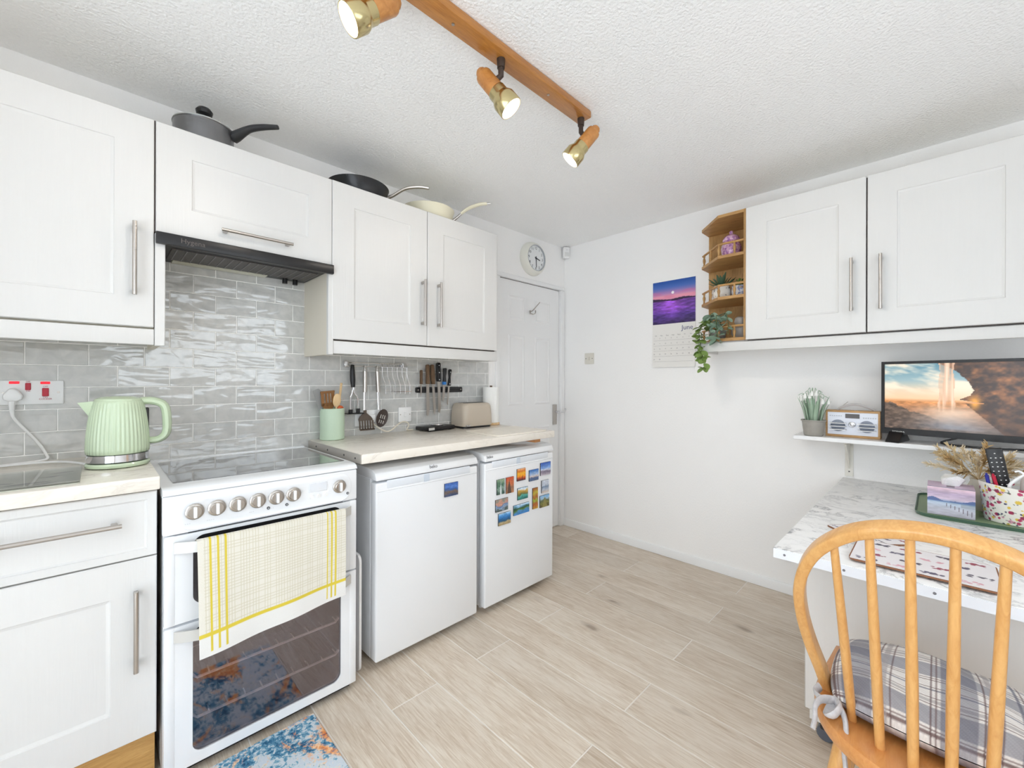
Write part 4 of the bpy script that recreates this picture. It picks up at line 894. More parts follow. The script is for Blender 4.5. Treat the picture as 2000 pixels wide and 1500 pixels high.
for k in range(60):
    a = 2*PI*k/60; g.box(-.0006, .0006, -.0478, -.0472, .090, .0945, m=T(-.415, 0, 2.166) @ Matrix.Rotation(a, 4, 'Y'))
mk('numerals', g, DARKPRINT, t)
for nm, a, l, w_ in (('hour_hand', 2*PI*(3.5)/12, .045, .006), ('minute_hand', 2*PI*29.5/60, .072, .005)):
    mk(nm, G().box(-w_/2, w_/2, -.052, -.050, -.014, l, m=T(-.415, 0, 2.166) @ Matrix.Rotation(a, 4, 'Y')), DARKPRINT, t)
mk('boss', G().cyl((-.415, -.047, 2.166), (-.415, -.0535, 2.166), .006), DARKPRINT, t)
t = thing('motion_sensor', 'small white alarm motion sensor high in the room corner', 'sensor', (-.03, -.04, 2.25))
MS_ = T(-.032, -.042, 2.295) @ Matrix.Rotation(-PI/4+.2, 4, 'Z')
mk('housing', G(MS_).box(-.028, .028, -.018, .02, -.05, .042, .008, 3), WPLAS, t); mk('lens', G(MS_).box(-.019, .019, -.022, -.015, -.04, -.004, .004, 2), mat('sensor_lens', rgb(226, 226, 224), .3), t)
mk('led', G(MS_).cyl((0, -.017, .016), (0, -.0195, .016), .003, seg=8), GREYP, t)
mk('bracket', G(MS_).box(-.012, .012, .018, .034, -.01, .02), WPLAS, t)
t = thing('wall_switch', 'small beige switch plate on the bare right wall', 'switch', (-.004, -.26, 1.353))
mk('plate', G(MB).box(.216, .303, -.0085, 0, 1.355, 1.443, .003, 2), mat('aged_plastic', rgb(222, 218, 208), .4), t); mk('rocker', G(MB).box(.252, .267, -.0125, -.008, 1.386, 1.412, .002, 1), mat('aged_plastic2', rgb(214, 208, 196), .4), t)
for y in (.229, .290): mk('screw', G(MB).cyl((y, -.008, 1.399), (y, -.0098, 1.399), .0035, seg=8), DARKP, t)
def calpic(u, v):
    c = stops(v, [(0, (58, 40, 92)), (.2, (84, 56, 140)), (.35, (120, 70, 170)), (.5, (104, 62, 150)), (.56, (128, 74, 160)), (.575, (232, 150, 178)), (.64, (238, 158, 180)), (.72, (176, 132, 190)), (.85, (74, 110, 190)), (1, (26, 78, 162))])
    sea = v < .56
    n = fbm(u*9, v*34, 2); c[sea] *= (.55+.9*n[sea])[:, None]
    glow = np.exp(-((u-.45)/.22)**2)*sea*.35*np.clip(v*2.2, 0, 1); c += glow[:, None]*cc(200, 90, 230)
    cl = fbm(u*3, v*16, 6); m_ = (v > .57) & (v < .76); k = np.clip((cl-.5)*2.4, 0, 1)*m_; c = lerp(c, cc(214, 108, 158), k)
    hill = .555+.05*np.clip(1-u/.42, 0, 1)+.035*np.clip((u-.45)/.3, 0, 1)*np.clip((1.05-u)*3, 0, 1)+.012*fbm(u*30, u*0+1)
    c[(v < hill) & (v > .535+.01*np.sin(u*9))] = cc(54, 34, 70)
    c[((u-.485)**2+((v-.715))**2) < .0011] = cc(250, 246, 250)
    return c
t = thing('wall_calendar', 'wall calendar open at June with a purple seaside sunset picture', 'calendar', (-.003, -.952, 1.315))
mk('picture_page', G(MB).box(.802, 1.102, -.004, -.001, 1.617, 1.915), PAPER, t)
mk('print', grid(lambda u, v: (.802+.3*u, -.0044, 1.617+.298*v), 110, 110, calpic, MB), PRINT, t)
V = []; F = []; n = 10
for i in range(n+1):
    u = i/n; z = 1.617-.302*u; y = -.004-.014*u*u-.003*math.sin(u*5)
    V += [(.801, y, z), (1.103, y, z), (.801, y+.0012, z), (1.103, y+.0012, z)]
for i in range(n):
    a = 4*i; F += [(a, a+4, a+5, a+1), (a+2, a+3, a+7, a+6), (a, a+2, a+6, a+4), (a+1, a+5, a+7, a+3)]
g = G(MB); g.mesh(V, F); bmesh.ops.recalc_face_normals(g.bm, faces=g.bm.faces); mk('date_page', g, mat('calendar_page', rgb(236, 234, 230), .8), t)
def caly(z): u = (1.617-z)/.302; return -.0048-.014*u*u-.003*math.sin(u*5)
g = G(); g.text('June', .045, MB @ T(1.088, caly(1.575)-.0005, 1.567) @ TA, 'RIGHT', 0); mk('lettering', g, BLUEPRINT, t)
g = G(); ds = ['Sun', 'Mon', 'Tues', 'Wed', 'Thurs', 'Fri', 'Sat']
for k, s in enumerate(ds): g.text(s, .010, MB @ T(.828+.041*k, caly(1.537)-.0005, 1.534) @ TA, 'CENTER', 0)
day = 1
for r in range(5):
    zr = 1.515-.037*r
    for k in range(7):
        if day > 30: break
        g.text(str(day), .010, MB @ T(.816+.041*k, caly(zr)-.0005, zr) @ TA, 'CENTER', 0); day += 1
    g.box(.812, 1.092, caly(zr-.012)-.0006, caly(zr-.012)-.0003, zr-.0125, zr-.0118, m=MB)
mk('dates', g, PALEPRINT, t)

# ================================================================== OAK CORNER SHELF AND ITS THINGS
t = thing('corner_shelf', 'oak open corner shelf unit with gallery rails beside the wall cupboard', 'shelf', (-.12, -1.35, 1.44))
OUT = [(1.187, 0), (1.187, -.123), (1.345, -.300), (1.480, -.300), (1.480, 0)]
mk('side_panel', G(MB).box(1.480, 1.492, -.302, 0, 1.446, 2.166), OAK, t); mk('back_panel', G(MB).box(1.188, 1.480, -.008, -.0005, 1.45, 2.15), OAK, t)
SZ = (2.150, 1.918, 1.683, 1.446)
for z in SZ: mk('shelf_board', G(MB).prism(OUT, z, z+.016, 'z'), OAKH, t)
for z in SZ[1:]:
    mk('rail', G(MB).tube([(1.192, -.115, z+.083), (1.346, -.290, z+.083), (1.480, -.290, z+.083)], .0065, 8), OAKH, t)
    for x, y in ((1.205, -.13), (1.272, -.208), (1.346, -.288), (1.43, -.290)):
        mk('spindle', G(MB).lathe([(.005, 0), (.007, .006), (.0045, .012), (.0075, .025), (.009, .034), (.0065, .044), (.0045, .052), (.007, .058), (.005, .068)], (x, y, z+.016), 10), OAK, t)
def BL(lx, ly, z): return MB @ Vector((lx, ly, z))
PINKJ, _s = base('pink_lustre', .18, coat=.5); _n = noise(PINKJ, mapped(PINKJ, (1, 1, 1)), 55, 4, .6); _s(ramp(PINKJ, _n, [(.36, rgb(150, 96, 168)), (.46, rgb(206, 150, 196)), (.58, rgb(236, 200, 222)), (.68, rgb(190, 120, 176))]))
b = BL(1.375, -.17, SZ[1]+.017)
t = thing('ginger_jar', 'pink and lilac lidded ginger jar on the top oak shelf', 'jar', b)
mk('jar_body', G().lathe([(.036, 0), (.040, .004), (.050, .03), (.055, .06), (.052, .082), (.042, .096), (.038, .102), (.042, .108)], b, 30), PINKJ, t)
mk('lid', G().lathe([(.046, .106), (.047, .114), (.040, .130), (.026, .142), (.010, .148), (.009, .153), (.011, .160), (.007, .167), (0, .168)], b, 28), PINKJ, t)
WHP, _s = base('patterned_pot', .3); _n = noise(WHP, mapped(WHP, (1, 1, 1)), 60, 3); _s(ramp(WHP, _n, [(.60, rgb(238, 234, 226)), (.66, rgb(110, 104, 110))]))
BLP, _s = base('blue_flower_pot', .25); _n = noise(BLP, mapped(BLP, (1, 1, 1)), 48, 3); _s(ramp(BLP, _n, [(.50, rgb(226, 228, 232)), (.6, rgb(120, 136, 190)), (.7, rgb(196, 170, 110))]))
def leafmesh(g, l, w_, fold=.25, curl=.2):
    V = [(0, 0, 0)]; F = []; q = ((.22, .72), (.45, 1), (.68, .98), (.88, .62))
    for y, k in q: V += [(-w_*k, l*y, fold*w_*k-curl*l*y*y*.3), (0, l*y, -curl*l*y*y*.3), (w_*k, l*y, fold*w_*k-curl*l*y*y*.3)]
    V.append((0, l, -curl*l*.3)); F += [(0, 2, 1), (0, 3, 2)]
    for i in range(3): a = 1+3*i; F += [(a, a+1, a+4, a+3), (a+1, a+2, a+5, a+4)]
    return g.mesh(V, F+[(10, 11, 13), (11, 12, 13)])
LEAFD = mat('succulent_green', rgb(70, 96, 72), .5, var=.25, vscale=30); LEAFB = mat('box_green', rgb(84, 118, 52), .5, var=.25, vscale=30)
def rotm(d, roll_=0):
    d = Vector(d).normalized(); q = d.to_track_quat('Y', 'Z'); return q.to_matrix().to_4x4() @ Matrix.Rotation(roll_, 4, 'Y')
b = BL(1.326, -.18, SZ[2]+.017)
t = thing('potted_succulent', 'spiky dark green succulent in a white banded pot on the oak shelf', 'plant', b)
mk('pot', G().lathe([(.034, 0), (.048, .02), (.052, .045), (.046, .068), (.040, .078), (.043, .084), (.038, .080), (0, .07)], b, 28), WHP, t)
l0 = None
for k in range(26):
    a = 2.4*k; e = .35+.9*((k % 7)/7); d = (math.cos(a)*math.cos(e), math.sin(a)*math.cos(e), math.sin(e))
    if l0 is None: l0 = mk('leaf', leafmesh(G(), .085, .007, .6, -.2), LEAFD, t, sharp=80); o = l0; [setattr(v, 'co', v.co+ORG[t]) for v in l0.data.vertices]
    else: o = l0.copy(); COL.objects.link(o); o.parent = t
    o.matrix_local = T(d[0]*.012, d[1]*.012, .072) @ rotm(d) @ Matrix.Scale(.8+.35*random.random(), 4)
b = BL(1.43, -.19, SZ[2]+.017)
t = thing('potted_plant', 'small bushy green plant in a blue flowered bowl on the oak shelf', 'plant', b)
mk('bowl', G().lathe([(.03, 0), (.042, .012), (.046, .035), (.042, .062), (.044, .066), (.04, .062), (0, .055)], b, 26), BLP, t)
g = G()
for k in range(90):
    a = random.random()*2*PI; r = .038*math.sqrt(random.random()); p = Vector(b)+Vector((r*math.cos(a), r*math.sin(a), .066+random.random()*.03))
    g.m = T(*p) @ rotm((math.cos(a), math.sin(a), .6+random.random())); leafmesh(g, .016, .004)
mk('foliage', g, LEAFB, t, kind='stuff')
b = BL(1.262, -.10, SZ[2]+.017)
t = thing('pitcher', 'small white jug with brown band at the rail corner of the oak shelf', 'jug', b)
mk('jug_body', G().lathe([(.022, 0), (.030, .01), (.032, .04), (.024, .062), (.018, .075), (.022, .088), (.019, .086), (0, .08)], b, 24), WHP, t)
b = BL(1.426, -.18, SZ[3]+.017)
t = thing('round_vase', 'pale grey two-ball vase low on the oak shelf behind the trailing plant', 'vase', b)
mk('vase_body', G().lathe([(.03, 0), (.046, .03), (.044, .06), (.024, .078), (.024, .082), (.030, .1), (.024, .122), (.012, .13), (0, .13)], b, 28), mat('grey_ceramic', rgb(172, 166, 160), .4, var=.1), t)
# trailing plant
b = BL(1.31, -.20, SZ[3]+.017)
t = thing('trailing_plant', 'trailing green leafy plant spilling from the lowest oak shelf', 'plant', b)
mk('pot', G().lathe([(.04, 0), (.048, .05), (.05, .055), (.046, .05), (0, .045)], b, 24), mat('grey_pot', rgb(150, 146, 140), .6), t)
IVY1 = mat('leaf_mid_green', rgb(128, 154, 82), .5, var=.3, vscale=40); IVY2 = mat('leaf_grey_green', rgb(146, 170, 150), .55, var=.25, vscale=40)
IVM = [IVY1, IVY2]
lp = {}
stems = G()
def stem(pts, n, kind, ls):
    P_ = [Vector(BL(*p)) for p in pts]
    stems.tube(P_, .0018, 5, sub=4)
    for k in range(n):
        u = (k+.5)/n*(len(P_)-1); i = min(int(u), len(P_)-2); p = P_[i].lerp(P_[i+1], u-i)
        a = random.random()*2*PI; d = Vector((-.55+.75*math.cos(a)*.8, math.sin(a), random.uniform(-.9, .5)))
        kk = (kind, ls)
        if kk not in lp:
            lp[kk] = o = mk('leaf', leafmesh(G(), ls*1.0, ls*.36, .22, .3), IVM[kind], t, sharp=80)
            for v in o.data.vertices: v.co += ORG[t]
        else: o = lp[kk].copy(); COL.objects.link(o); o.parent = t
        o.matrix_local = T(*(p-Vector(b))) @ rotm(d, random.uniform(-.6, .6)) @ Matrix.Scale(random.uniform(.8, 1.15), 4)
stem([(1.31, -.2, 1.51), (1.28, -.26, 1.58), (1.25, -.31, 1.53), (1.255, -.32, 1.44), (1.27, -.325, 1.36), (1.285, -.325, 1.285)], 46, 0, .045)
stem([(1.31, -.2, 1.51), (1.25, -.24, 1.56), (1.225, -.27, 1.50), (1.235, -.29, 1.42), (1.265, -.31, 1.36)], 34, 0, .043)
stem([(1.31, -.2, 1.51), (1.33, -.27, 1.60), (1.34, -.31, 1.56), (1.35, -.325, 1.48), (1.345, -.325, 1.44)], 30, 1, .046)
stem([(1.31, -.2, 1.51), (1.37, -.26, 1.61), (1.40, -.3, 1.56), (1.405, -.315, 1.48)], 18, 1, .044)
stem([(1.31, -.2, 1.51), (1.30, -.24, 1.61), (1.30, -.29, 1.60), (1.31, -.32, 1.54), (1.32, -.325, 1.46)], 20, 1, .045)
mk('stems', stems, mat('stem_green', rgb(96, 110, 62), .6), t)

# ================================================================== SHELF, SNOWDROPS, RADIO, TELEVISION
SH = .936
t = thing('wall_shelf', 'white wall shelf on a bracket holding the television', 'shelf', (-.1, -2.1, .72))
mk('shelf_board', G(MB).box(1.694, 2.62, -.212, -.0005, SH-.021, SH, .002, 1), TRIMW, t)
mk('bracket', G(MB).box(1.887, 1.921, -.008, -.0005, .72, .913, .001, 1).box(1.896, 1.912, -.15, -.008, .905, .914).prism([(-.008, .76), (-.008, .9), (-.135, .9), (-.135, .892)], 1.900, 1.908, 'x'), mat('bracket_cream', rgb(232, 229, 220), .4), t)
mk('screw', G(MB).cyl((1.904, -.008, .745), (1.904, -.0095, .745), .0035, seg=8), DARKP, t)
b = BL(1.775, -.166, SH+.001)
t = thing('potted_snowdrops', 'artificial snowdrops in a zinc pot on the wall shelf', 'plant', b)
mk('pot', G().lathe([(.038, 0), (.041, .003), (.050, .074), (.0545, .076), (.0545, .082), (.050, .082), (.046, .07), (0, .07)], b, 32), ZINC, t)
SNL = mat('snowdrop_leaf', rgb(160, 184, 160), .5, var=.2, vscale=30); PET = mat('snowdrop_petal', rgb(244, 244, 240), .5)
for k in range(28):
    a = 2.4*k; r = .010+.030*((k*5) % 9)/9; h = .10+.045*((k*7) % 5)/5; sp = .45*(r/.04)
    p0 = Vector(b)+Vector((r*math.cos(a), r*math.sin(a), .07)); p1 = p0+Vector((sp*.05*math.cos(a), sp*.05*math.sin(a), h*.6)); p2 = p0+Vector((sp*.11*math.cos(a), sp*.11*math.sin(a), h))
    mk('leaf', G().tube([p0, p1, p2], [.005, .0065, .001], 6, sub=3, flat=.3, ref=(math.sin(a), -math.cos(a), 0)), SNL, t)
for k in range(15):
    a = 2.4*k+.8; r = .012+.026*((k*4) % 7)/7; h = .13+.055*((k*3) % 4)/4
    p0 = Vector(b)+Vector((r*math.cos(a), r*math.sin(a), .07)); q = p0+Vector((.012*math.cos(a), .012*math.sin(a), h)); e = q+Vector((.022*math.cos(a), .022*math.sin(a), -.006))
    mk('stem', G().tube([p0, p0.lerp(q, .6), q, (q+e)/2+Vector((0, 0, .006)), e], .0014, 5, sub=4), SNL, t)
    mk('flower', G().lathe([(.001, 0), (.004, -.006), (.0085, -.02), (.0075, -.028), (.003, -.026)], e, 8), PET, t)
# radio
t = thing('radio', 'small oak-cased radio with silver front and carry handle on the wall shelf', 'radio', BL(1.94, -.12, SH))
mk('case', (lambda g: g.hole(1.822, 2.036, SH+.001, SH+.135, (1.830, 2.028, SH+.013, SH+.126), .002, -.132, -.045, 2))(G(MB)), OAKH, t)
fp = mk('front_plate', G(MB).box(1.829, 2.029, -.128, -.05, SH+.012, SH+.127), mat('radio_silver', rgb(214, 216, 224), .4, .2), t)
for x in (1.872, 1.986):
    s_ = mk('speaker', G(MB @ T(x, -.128, SH+.058) @ Matrix.Rotation(PI/2, 4, 'X')).lathe([(.030, 0), (.030, .0008), (0, .0008)], (0, 0, 0), 30), mat('speaker_cloth', rgb(146, 152, 166), .8, var=.2, vscale=60), fp)
    for dz in (-.018, -.002, .014): mk('bar', G(MB).box(x-.034, x+.036, -.1635, -.1285, SH+.056+dz, SH+.0585+dz), WPLAS, s_)
mk('display', G(MB).box(1.902, 1.958, -.1298, -.127, SH+.097, SH+.119), mat('radio_display', rgb(70, 62, 58), .25), fp)
mk('dial', G(MB @ T(1.929, -.128, SH+.066) @ Matrix.Rotation(PI/2, 4, 'X')).lathe([(.014, 0), (.014, .006), (.011, .008), (.0105, .006), (.004, .009), (0, .009)], (0, 0, 0), 26), CHROME, fp)
g = G(MB)
for k in range(6): g.box(1.971+.009*k, 1.976+.009*k, -.1295, -.127, SH+.099, SH+.1035); g.box(1.838+.009*k, 1.843+.009*k, -.1295, -.127, SH+.105, SH+.1095)
mk('buttons', g, GREYP, fp)
mk('carry_handle', G(MB).tube([(1.865, -.09, SH+.135), (1.885, -.09, SH+.152), (1.92, -.09, SH+.164), (1.955, -.09, SH+.164), (1.99, -.09, SH+.151), (2.015, -.09, SH+.137)], .0055, 8, sub=4, flat=.45), mat('handle_grey', rgb(190, 186, 186), .4), t)
mk('aerial', G(MB).tube([(1.862, -.06, SH+.136), (1.905, -.06, SH+.178)], .0013, 5), STEEL, t)
# television
e = Vector((-.1959, -.9806, 0)); n_ = Vector((-.9806, .1959, 0)); O = Vector((-.128, -2.042, .972))
MT = Matrix(((e.x, -n_.x, 0, O.x), (e.y, -n_.y, 0, O.y), (0, 0, 1, O.z), (0, 0, 0, 1)))   # local x along the width, -y out of the screen, z up
TWd, THt = .553, .341
t = thing('television', 'black flat-screen television showing a waterfall at sunset', 'television', tuple(O+e*.27-Vector((0, 0, O.z-SH))))
mk('cabinet', G(MT).box(.02, TWd-.02, .012, .05, .03, THt-.03, .01, 2), BLACKP, t)
fr_ = mk('frame', (lambda g: g.hole(0, TWd, 0, THt, (.0115, TWd-.0115, .028, THt-.0125), .001, -.012, .014, 2))(G(MT)), BLACKP, t)
g = G(MT); g.text('TOSHIBA', .011, T(.04, -.0123, .008) @ TA); mk('lettering', g, SILVERP, fr_)
def tvcol(u, v):
    c = stops(v, [(0, (96, 84, 78)), (.3, (150, 104, 74)), (.41, (196, 132, 80)), (.43, (214, 152, 100)), (.47, (238, 200, 160)), (.6, (226, 206, 178)), (.75, (150, 178, 184)), (1, (92, 138, 158))])
    sky = v > .43
    cl = fbm(u*7+v*5, v*9, 1); k = np.clip((cl-.47)*4, 0, 1)*sky*np.clip((v-.45)*5, 0, 1); c = lerp(c, cc(248, 232, 208), k*.85)
    land = ~sky; c[land] *= (.7+.7*fbm(u*26, v*40, 3)[land])[:, None]
    rockL = v < .40-.75*u+.12*fbm(u*18, v*18, 4)-.04; c[rockL] = (cc(92, 76, 66)*(.45+1.1*fbm(u*34, v*34, 5))[:, None])[rockL]
    mist = np.exp(-((u-.42)/.2)**2)*np.clip((.42-v)/.12, 0, 1)*np.clip(v/.05, .4, 1); c = lerp(c, lerp(np.tile(cc(228, 200, 176), (len(u), 1)), cc(150, 156, 168), np.clip((.25-v)*6, 0, 1)), mist*.85*(.6+.6*fbm(u*9, v*9, 8)))
    bx = np.interp(v, [.40, .47, .53, .6, .68, .78, .88, .95, 1.0], [.66, .47, .53, .545, .53, .50, .45, .39, .33])+.02*(fbm(u*12, v*20, 7)-.5)
    cave = (u > bx) & (v > .40); low = (v <= .42) & (u > .50+.5*(.42-v)) | ((v <= .3) & (u > .60+.4*(.3-v)))
    rock = cave | low
    rc = lerp(np.tile(cc(62, 46, 40), (len(u), 1)), cc(176, 116, 72), np.clip((fbm(u*22, v*16, 9)-.35)*2, 0, 1)*np.clip(1.25-np.abs(v-.62)*1.4-(u-.5)*.5, .15, 1))
    c[rock] = rc[rock]
    gl = np.exp(-((u-.555)/.03)**2-((v-.43)/.09)**2); c = lerp(c, cc(244, 170, 70), gl*rock)
    wf = (np.abs(u-.395) < .05*(1.0-.15*v)+.004*np.sin(v*20)) & (v > .28)
    st = vn(u*95, v*3, 11); wc = lerp(np.tile(cc(196, 142, 108), (len(u), 1)), cc(250, 226, 200), st*1.2)
    fade = np.clip((v-.26)/.16, 0, 1)*.92; cw = lerp(c, wc, fade*(.55+.45*(st > .35))); c[wf] = cw[wf]
    return c
mk('screen', grid(lambda u, v: (.0105+(TWd-.021)*u, -.004, .027+(THt-.0385)*v), 200, 130, tvcol, MT), SCREEN, t, label='lit screen with waterfall picture')
for x in (.03, TWd-.10):
    mk('foot', G(MT).prism([(-.075, SH-O.z+.0005), (.085, SH-O.z+.0005), (.085, SH-O.z+.008), (.03, .012), (-.01, .012), (-.065, SH-O.z+.009)], x, x+.05, 'x', .002), BLACKP, t)
mk('cable', G().tube([tuple(MT @ Vector((.25, .03, .0))), tuple(MT @ Vector((.2, .02, SH-O.z+.008))), tuple(MT @ Vector((.33, .0, SH-O.z+.006))), tuple(MT @ Vector((.45, .03, SH-O.z+.01)))], .004, 6, sub=5), BLACKP, t)

# ================================================================== DESK AND ITS THINGS
DZT = .710
t = thing('desk', 'white marble-effect peninsula table top fixed to the right wall', 'table', (-.68, -2.18, .68))
mk('top', G().box(-1.354, -.001, -2.49, -1.876, DZT-.030, DZT, .003, 2), DESKM, t)
mk('edge_strip', G().box(-1.357, -1.3535, -2.488, -1.878, DZT-.029, DZT-.002), mat('white_edge', rgb(232, 236, 243), .4), t)
for y in (-1.907, -2.048, -2.225): mk('screw', G().cyl((-1.358, y, DZT-.015), (-1.3565, y, DZT-.015), .0035, seg=8), GREYPRINT, t)
t = thing('trolley_cabinet', 'white wheeled cabinet tucked beneath the marble table', 'cabinet', (-.86, -2.2, 0))
mk('carcass', G().box(-1.105, -.62, -2.47, -1.912, .105, .678, .003, 1), CAB, t)
mk('base_board', G().box(-1.095, -.63, -2.46, -1.925, .07, .105), CAB, t)
for x in (-1.06, -.67):
    for y in (-1.965, -2.42):
        cst = mk('castor', G().cyl((x-.013, y, .025), (x+.013, y, .025), .025, seg=18), mat('castor_grey', rgb(92, 96, 106), .4), t); mk('fork', G().box(x-.016, x+.016, y-.014, y+.014, .035, .072, .003, 1), DARKP, cst)
def mat_col(u, v):
    c = np.tile(cc(238, 234, 236), (len(u), 1)); rs = np.random.RandomState(4)
    pal = [cc(90, 84, 110), cc(150, 60, 84), cc(222, 170, 182), cc(70, 64, 84)]
    for i in range(4):
        for j in range(4):
            p = pal[(i*2+j) % 4]; x, y = (i+.5+.3*(j % 2))/4.3, (j+.5)/4
            for q in range(14):
                a, b_ = x+rs.uniform(-.075, .075), y+rs.uniform(-.035, .035); r = rs.uniform(.005, .017)
                c[(((u-a)/1.0)**2+((v-b_)/1.25)**2) < r*r*1.6] = p
    return c
def placemat(name, M_, lab, w_=.29, d_=.215):
    t = mk(name, G(M_).prism(rrect(0, w_, 0, d_, .018), 0, .004, 'z'), mat('mat_hardboard', rgb(140, 92, 62), .6), label=lab, cat='placemat')
    g = grid(lambda u, v: (.003+(w_-.006)*u, .003+(d_-.006)*v, .0043), 120, 90, mat_col, M_)
    if False: pass
    mk('print', g, PRINT, t)
MM = Matrix(((0, 1, 0, -1.316), (-1, 0, 0, -2.052), (0, 0, 1, DZT+.0005), (0, 0, 0, 1)))
placemat('placemat', MM @ T(0, 0, .0055), 'flowery placemat nearest the chair')
MM2 = T(-1.135, -2.06, DZT+.0005) @ Matrix.Rotation(math.radians(43), 4, 'Z')
MM2 = T(-1.0, -1.952, DZT+.0006) @ Matrix(((-.72, .69, 0, 0), (-.69, -.72, 0, 0), (0, 0, 1, 0), (0, 0, 0, 1)))
placemat('placemat', MM2, 'flowery placemat turned at an angle behind the chair hoop', .185, .15)
t = thing('tray', 'green low tray on the marble table', 'tray', (-.4, -2.34, DZT))
mk('tray_base', G().prism(rrect(-.612, -.19, -2.50, -2.172, .05), DZT+.0005, DZT+.005, 'z'), mat('tray_green', rgb(132, 156, 116), .4, var=.1, vscale=14), t)
V = []; F = []; n = None
for k, (o, z) in enumerate(((0, .001), (-.004, .012), (-.0015, .013), (.003, .004))):
    lp_ = rrect(-.612+o, -.19-o, -2.50+o, -2.172-o, .05-o, 6); n = len(lp_); V += [(x, y, DZT+z) for x, y in lp_]
    if k:
        for i in range(n): F.append((n*k-n+i, n*k-n+(i+1) % n, n*k+(i+1) % n, n*k+i))
g = G(); g.mesh(V, F); mk('rim', g, mat('tray_rim', rgb(70, 100, 80), .35), t)
TZ = DZT+.0055
def lakecol(u, v):
    c = stops(v, [(0, (196, 190, 206)), (.25, (206, 206, 220)), (.46, (190, 204, 222)), (.50, (120, 150, 190)), (.6, (214, 196, 214)), (.8, (188, 168, 194)), (1, (226, 196, 206))])
    c *= (.88+.24*fbm(u*6, v*22, 2))[:, None]
    h = .52+.10*np.exp(-((u-.12)/.2)**2)+.09*np.exp(-((u-.95)/.25)**2)+.02*np.sin(u*14); m_ = (v > .50) & (v < h); c[m_] = cc(92, 112, 160)
    c[(u > .7) & (v > .36) & (v < .5)] *= .86
    for i in range(7):
        x = .42+.085*i; y0 = .34-.045*i; c[(np.abs(u-x) < .008) & (v > y0) & (v < y0+.12+.012*i)] = cc(90, 70, 84)
    return c
t = thing('tissue_box', 'cube tissue box printed with a lake and jetty at dusk', 'tissue box', (-.505, -2.265, TZ))
bx0, bx1, by0, by1, bz = -.566, -.446, -2.327, -2.203, TZ+.106
mk('box', G().box(bx0, bx1, by0, by1, TZ, bz, .0015, 1), mat('tissue_side', rgb(150, 160, 182), .5, var=.15, vscale=10), t)
mk('print', grid(lambda u, v: (bx0-.0004, by1+(by0-by1)*u, TZ+.001+(bz-TZ-.002)*v), 70, 60, lakecol), PRINT, t)
mk('top_print', grid(lambda u, v: (bx0+(bx1-bx0)*v, by1+(by0-by1)*u, bz+.0004), 40, 40, lambda u, v: lerp(np.tile(cc(206, 184, 206), (len(u), 1)), cc(96, 76, 92), ((np.abs(u-.5) < .09) & (v > .1) & (v < .9))*.9)), PRINT, t)
g = G(); V = []; F = []
for i in range(9):
    a = 2*PI*i/9; V.append((-.50+.016*math.cos(a), -2.265+.024*math.sin(a), bz)); V.append((-.495+.030*math.cos(a)*(1+.3*math.sin(3*a)), -2.272+.034*math.sin(a), bz+.030+.010*math.sin(2*a+1)))
V.append((-.492, -2.27, bz+.036))
for i in range(9): j = (i+1) % 9; F += [(2*i, 2*j, 2*j+1, 2*i+1), (2*i+1, 2*j+1, 18)]
g.mesh(V, F); mk('tissue', g, PAPER, t, sharp=80)
# floral tub
def floral(u, v):
    c = np.tile(cc(240, 237, 228), (len(u), 1)); rs = np.random.RandomState(9); pal = [cc(170, 50, 90), cc(228, 196, 80), cc(60, 60, 96), cc(226, 166, 186), cc(196, 70, 110), cc(96, 110, 90)]
    U = u*3.9
    for k in range(430):
        x, y = rs.uniform(0, 3.9), rs.uniform(0, 1); p = pal[k % 6]; r = rs.uniform(.018, .05) if k % 6 not in (2, 5) else rs.uniform(.012, .026)
        c[((U-x)**2+(v-y)**2) < r*r] = p
        if k % 3 == 0: a = rs.uniform(0, PI); dx, dy = (U-x)*math.cos(a)+(v-y)*math.sin(a), -(U-x)*math.sin(a)+(v-y)*math.cos(a); c[(np.abs(dy) < .006) & (dx > 0) & (dx < .09)] = cc(80, 84, 84)
    return c
TX, TY = -.487, -2.437
t = thing('floral_tub', 'white oval tub with a small flower pattern holding pens and remote', 'tub', (TX, TY, TZ))
def tubp(u, v): a = -2*PI*u+2.2; s = .88+.14*v; return (TX+.082*s*math.cos(a), TY+.098*s*math.sin(a), TZ+.001+.125*v+.012*v*v*max(0, math.sin(a-.3)))
gb = grid(tubp, 300, 70, floral); bmesh.ops.recalc_face_normals(gb, faces=gb.faces); mk('tub_wall', gb, PRINT, t)
mk('tub_inside', G().lathe([(.86, .004), (1.0, .118), (.985, .118), (.84, .008), (0, .008)], (TX, TY, TZ), 36, .078, .094), WPLAS, t)
def bar_in(name, p0, p1, w_, th, m, lab, cat, bev=.002):
    p0, p1 = Vector(p0), Vector(p1); z = (p1-p0).normalized(); x = Vector((0, -1, 0)); x = (x-z*x.dot(z)).normalized(); y = z.cross(x)
    M_ = Matrix(((x.x, y.x, z.x, p0.x), (x.y, y.y, z.y, p0.y), (x.z, y.z, z.z, p0.z), (0, 0, 0, 1)))
    return M_, (p1-p0).length, mk(name, G(M_).box(-w_/2, w_/2, -th/2, th/2, 0, (p1-p0).length, bev, 2), m, label=lab, cat=cat)
M_, L_, rc_ = bar_in('remote_control', (-.50, -2.412, TZ+.02), (-.515, -2.372, TZ+.262), .042, .016, BLACKP, 'black television remote standing in the floral tub', 'remote', .004)
for r in range(8):
    for k in range(3):
        if r == 0 and k != 1: continue
        z = L_-.018-.016*r
        mk('button', G(M_).ball((-.012+.012*k, -.0082 if (M_.to_3x3() @ Vector((0, -1, 0))).x < 0 else .0082, z), .0024, .0014, .0018, 8), WPLAS, rc_)
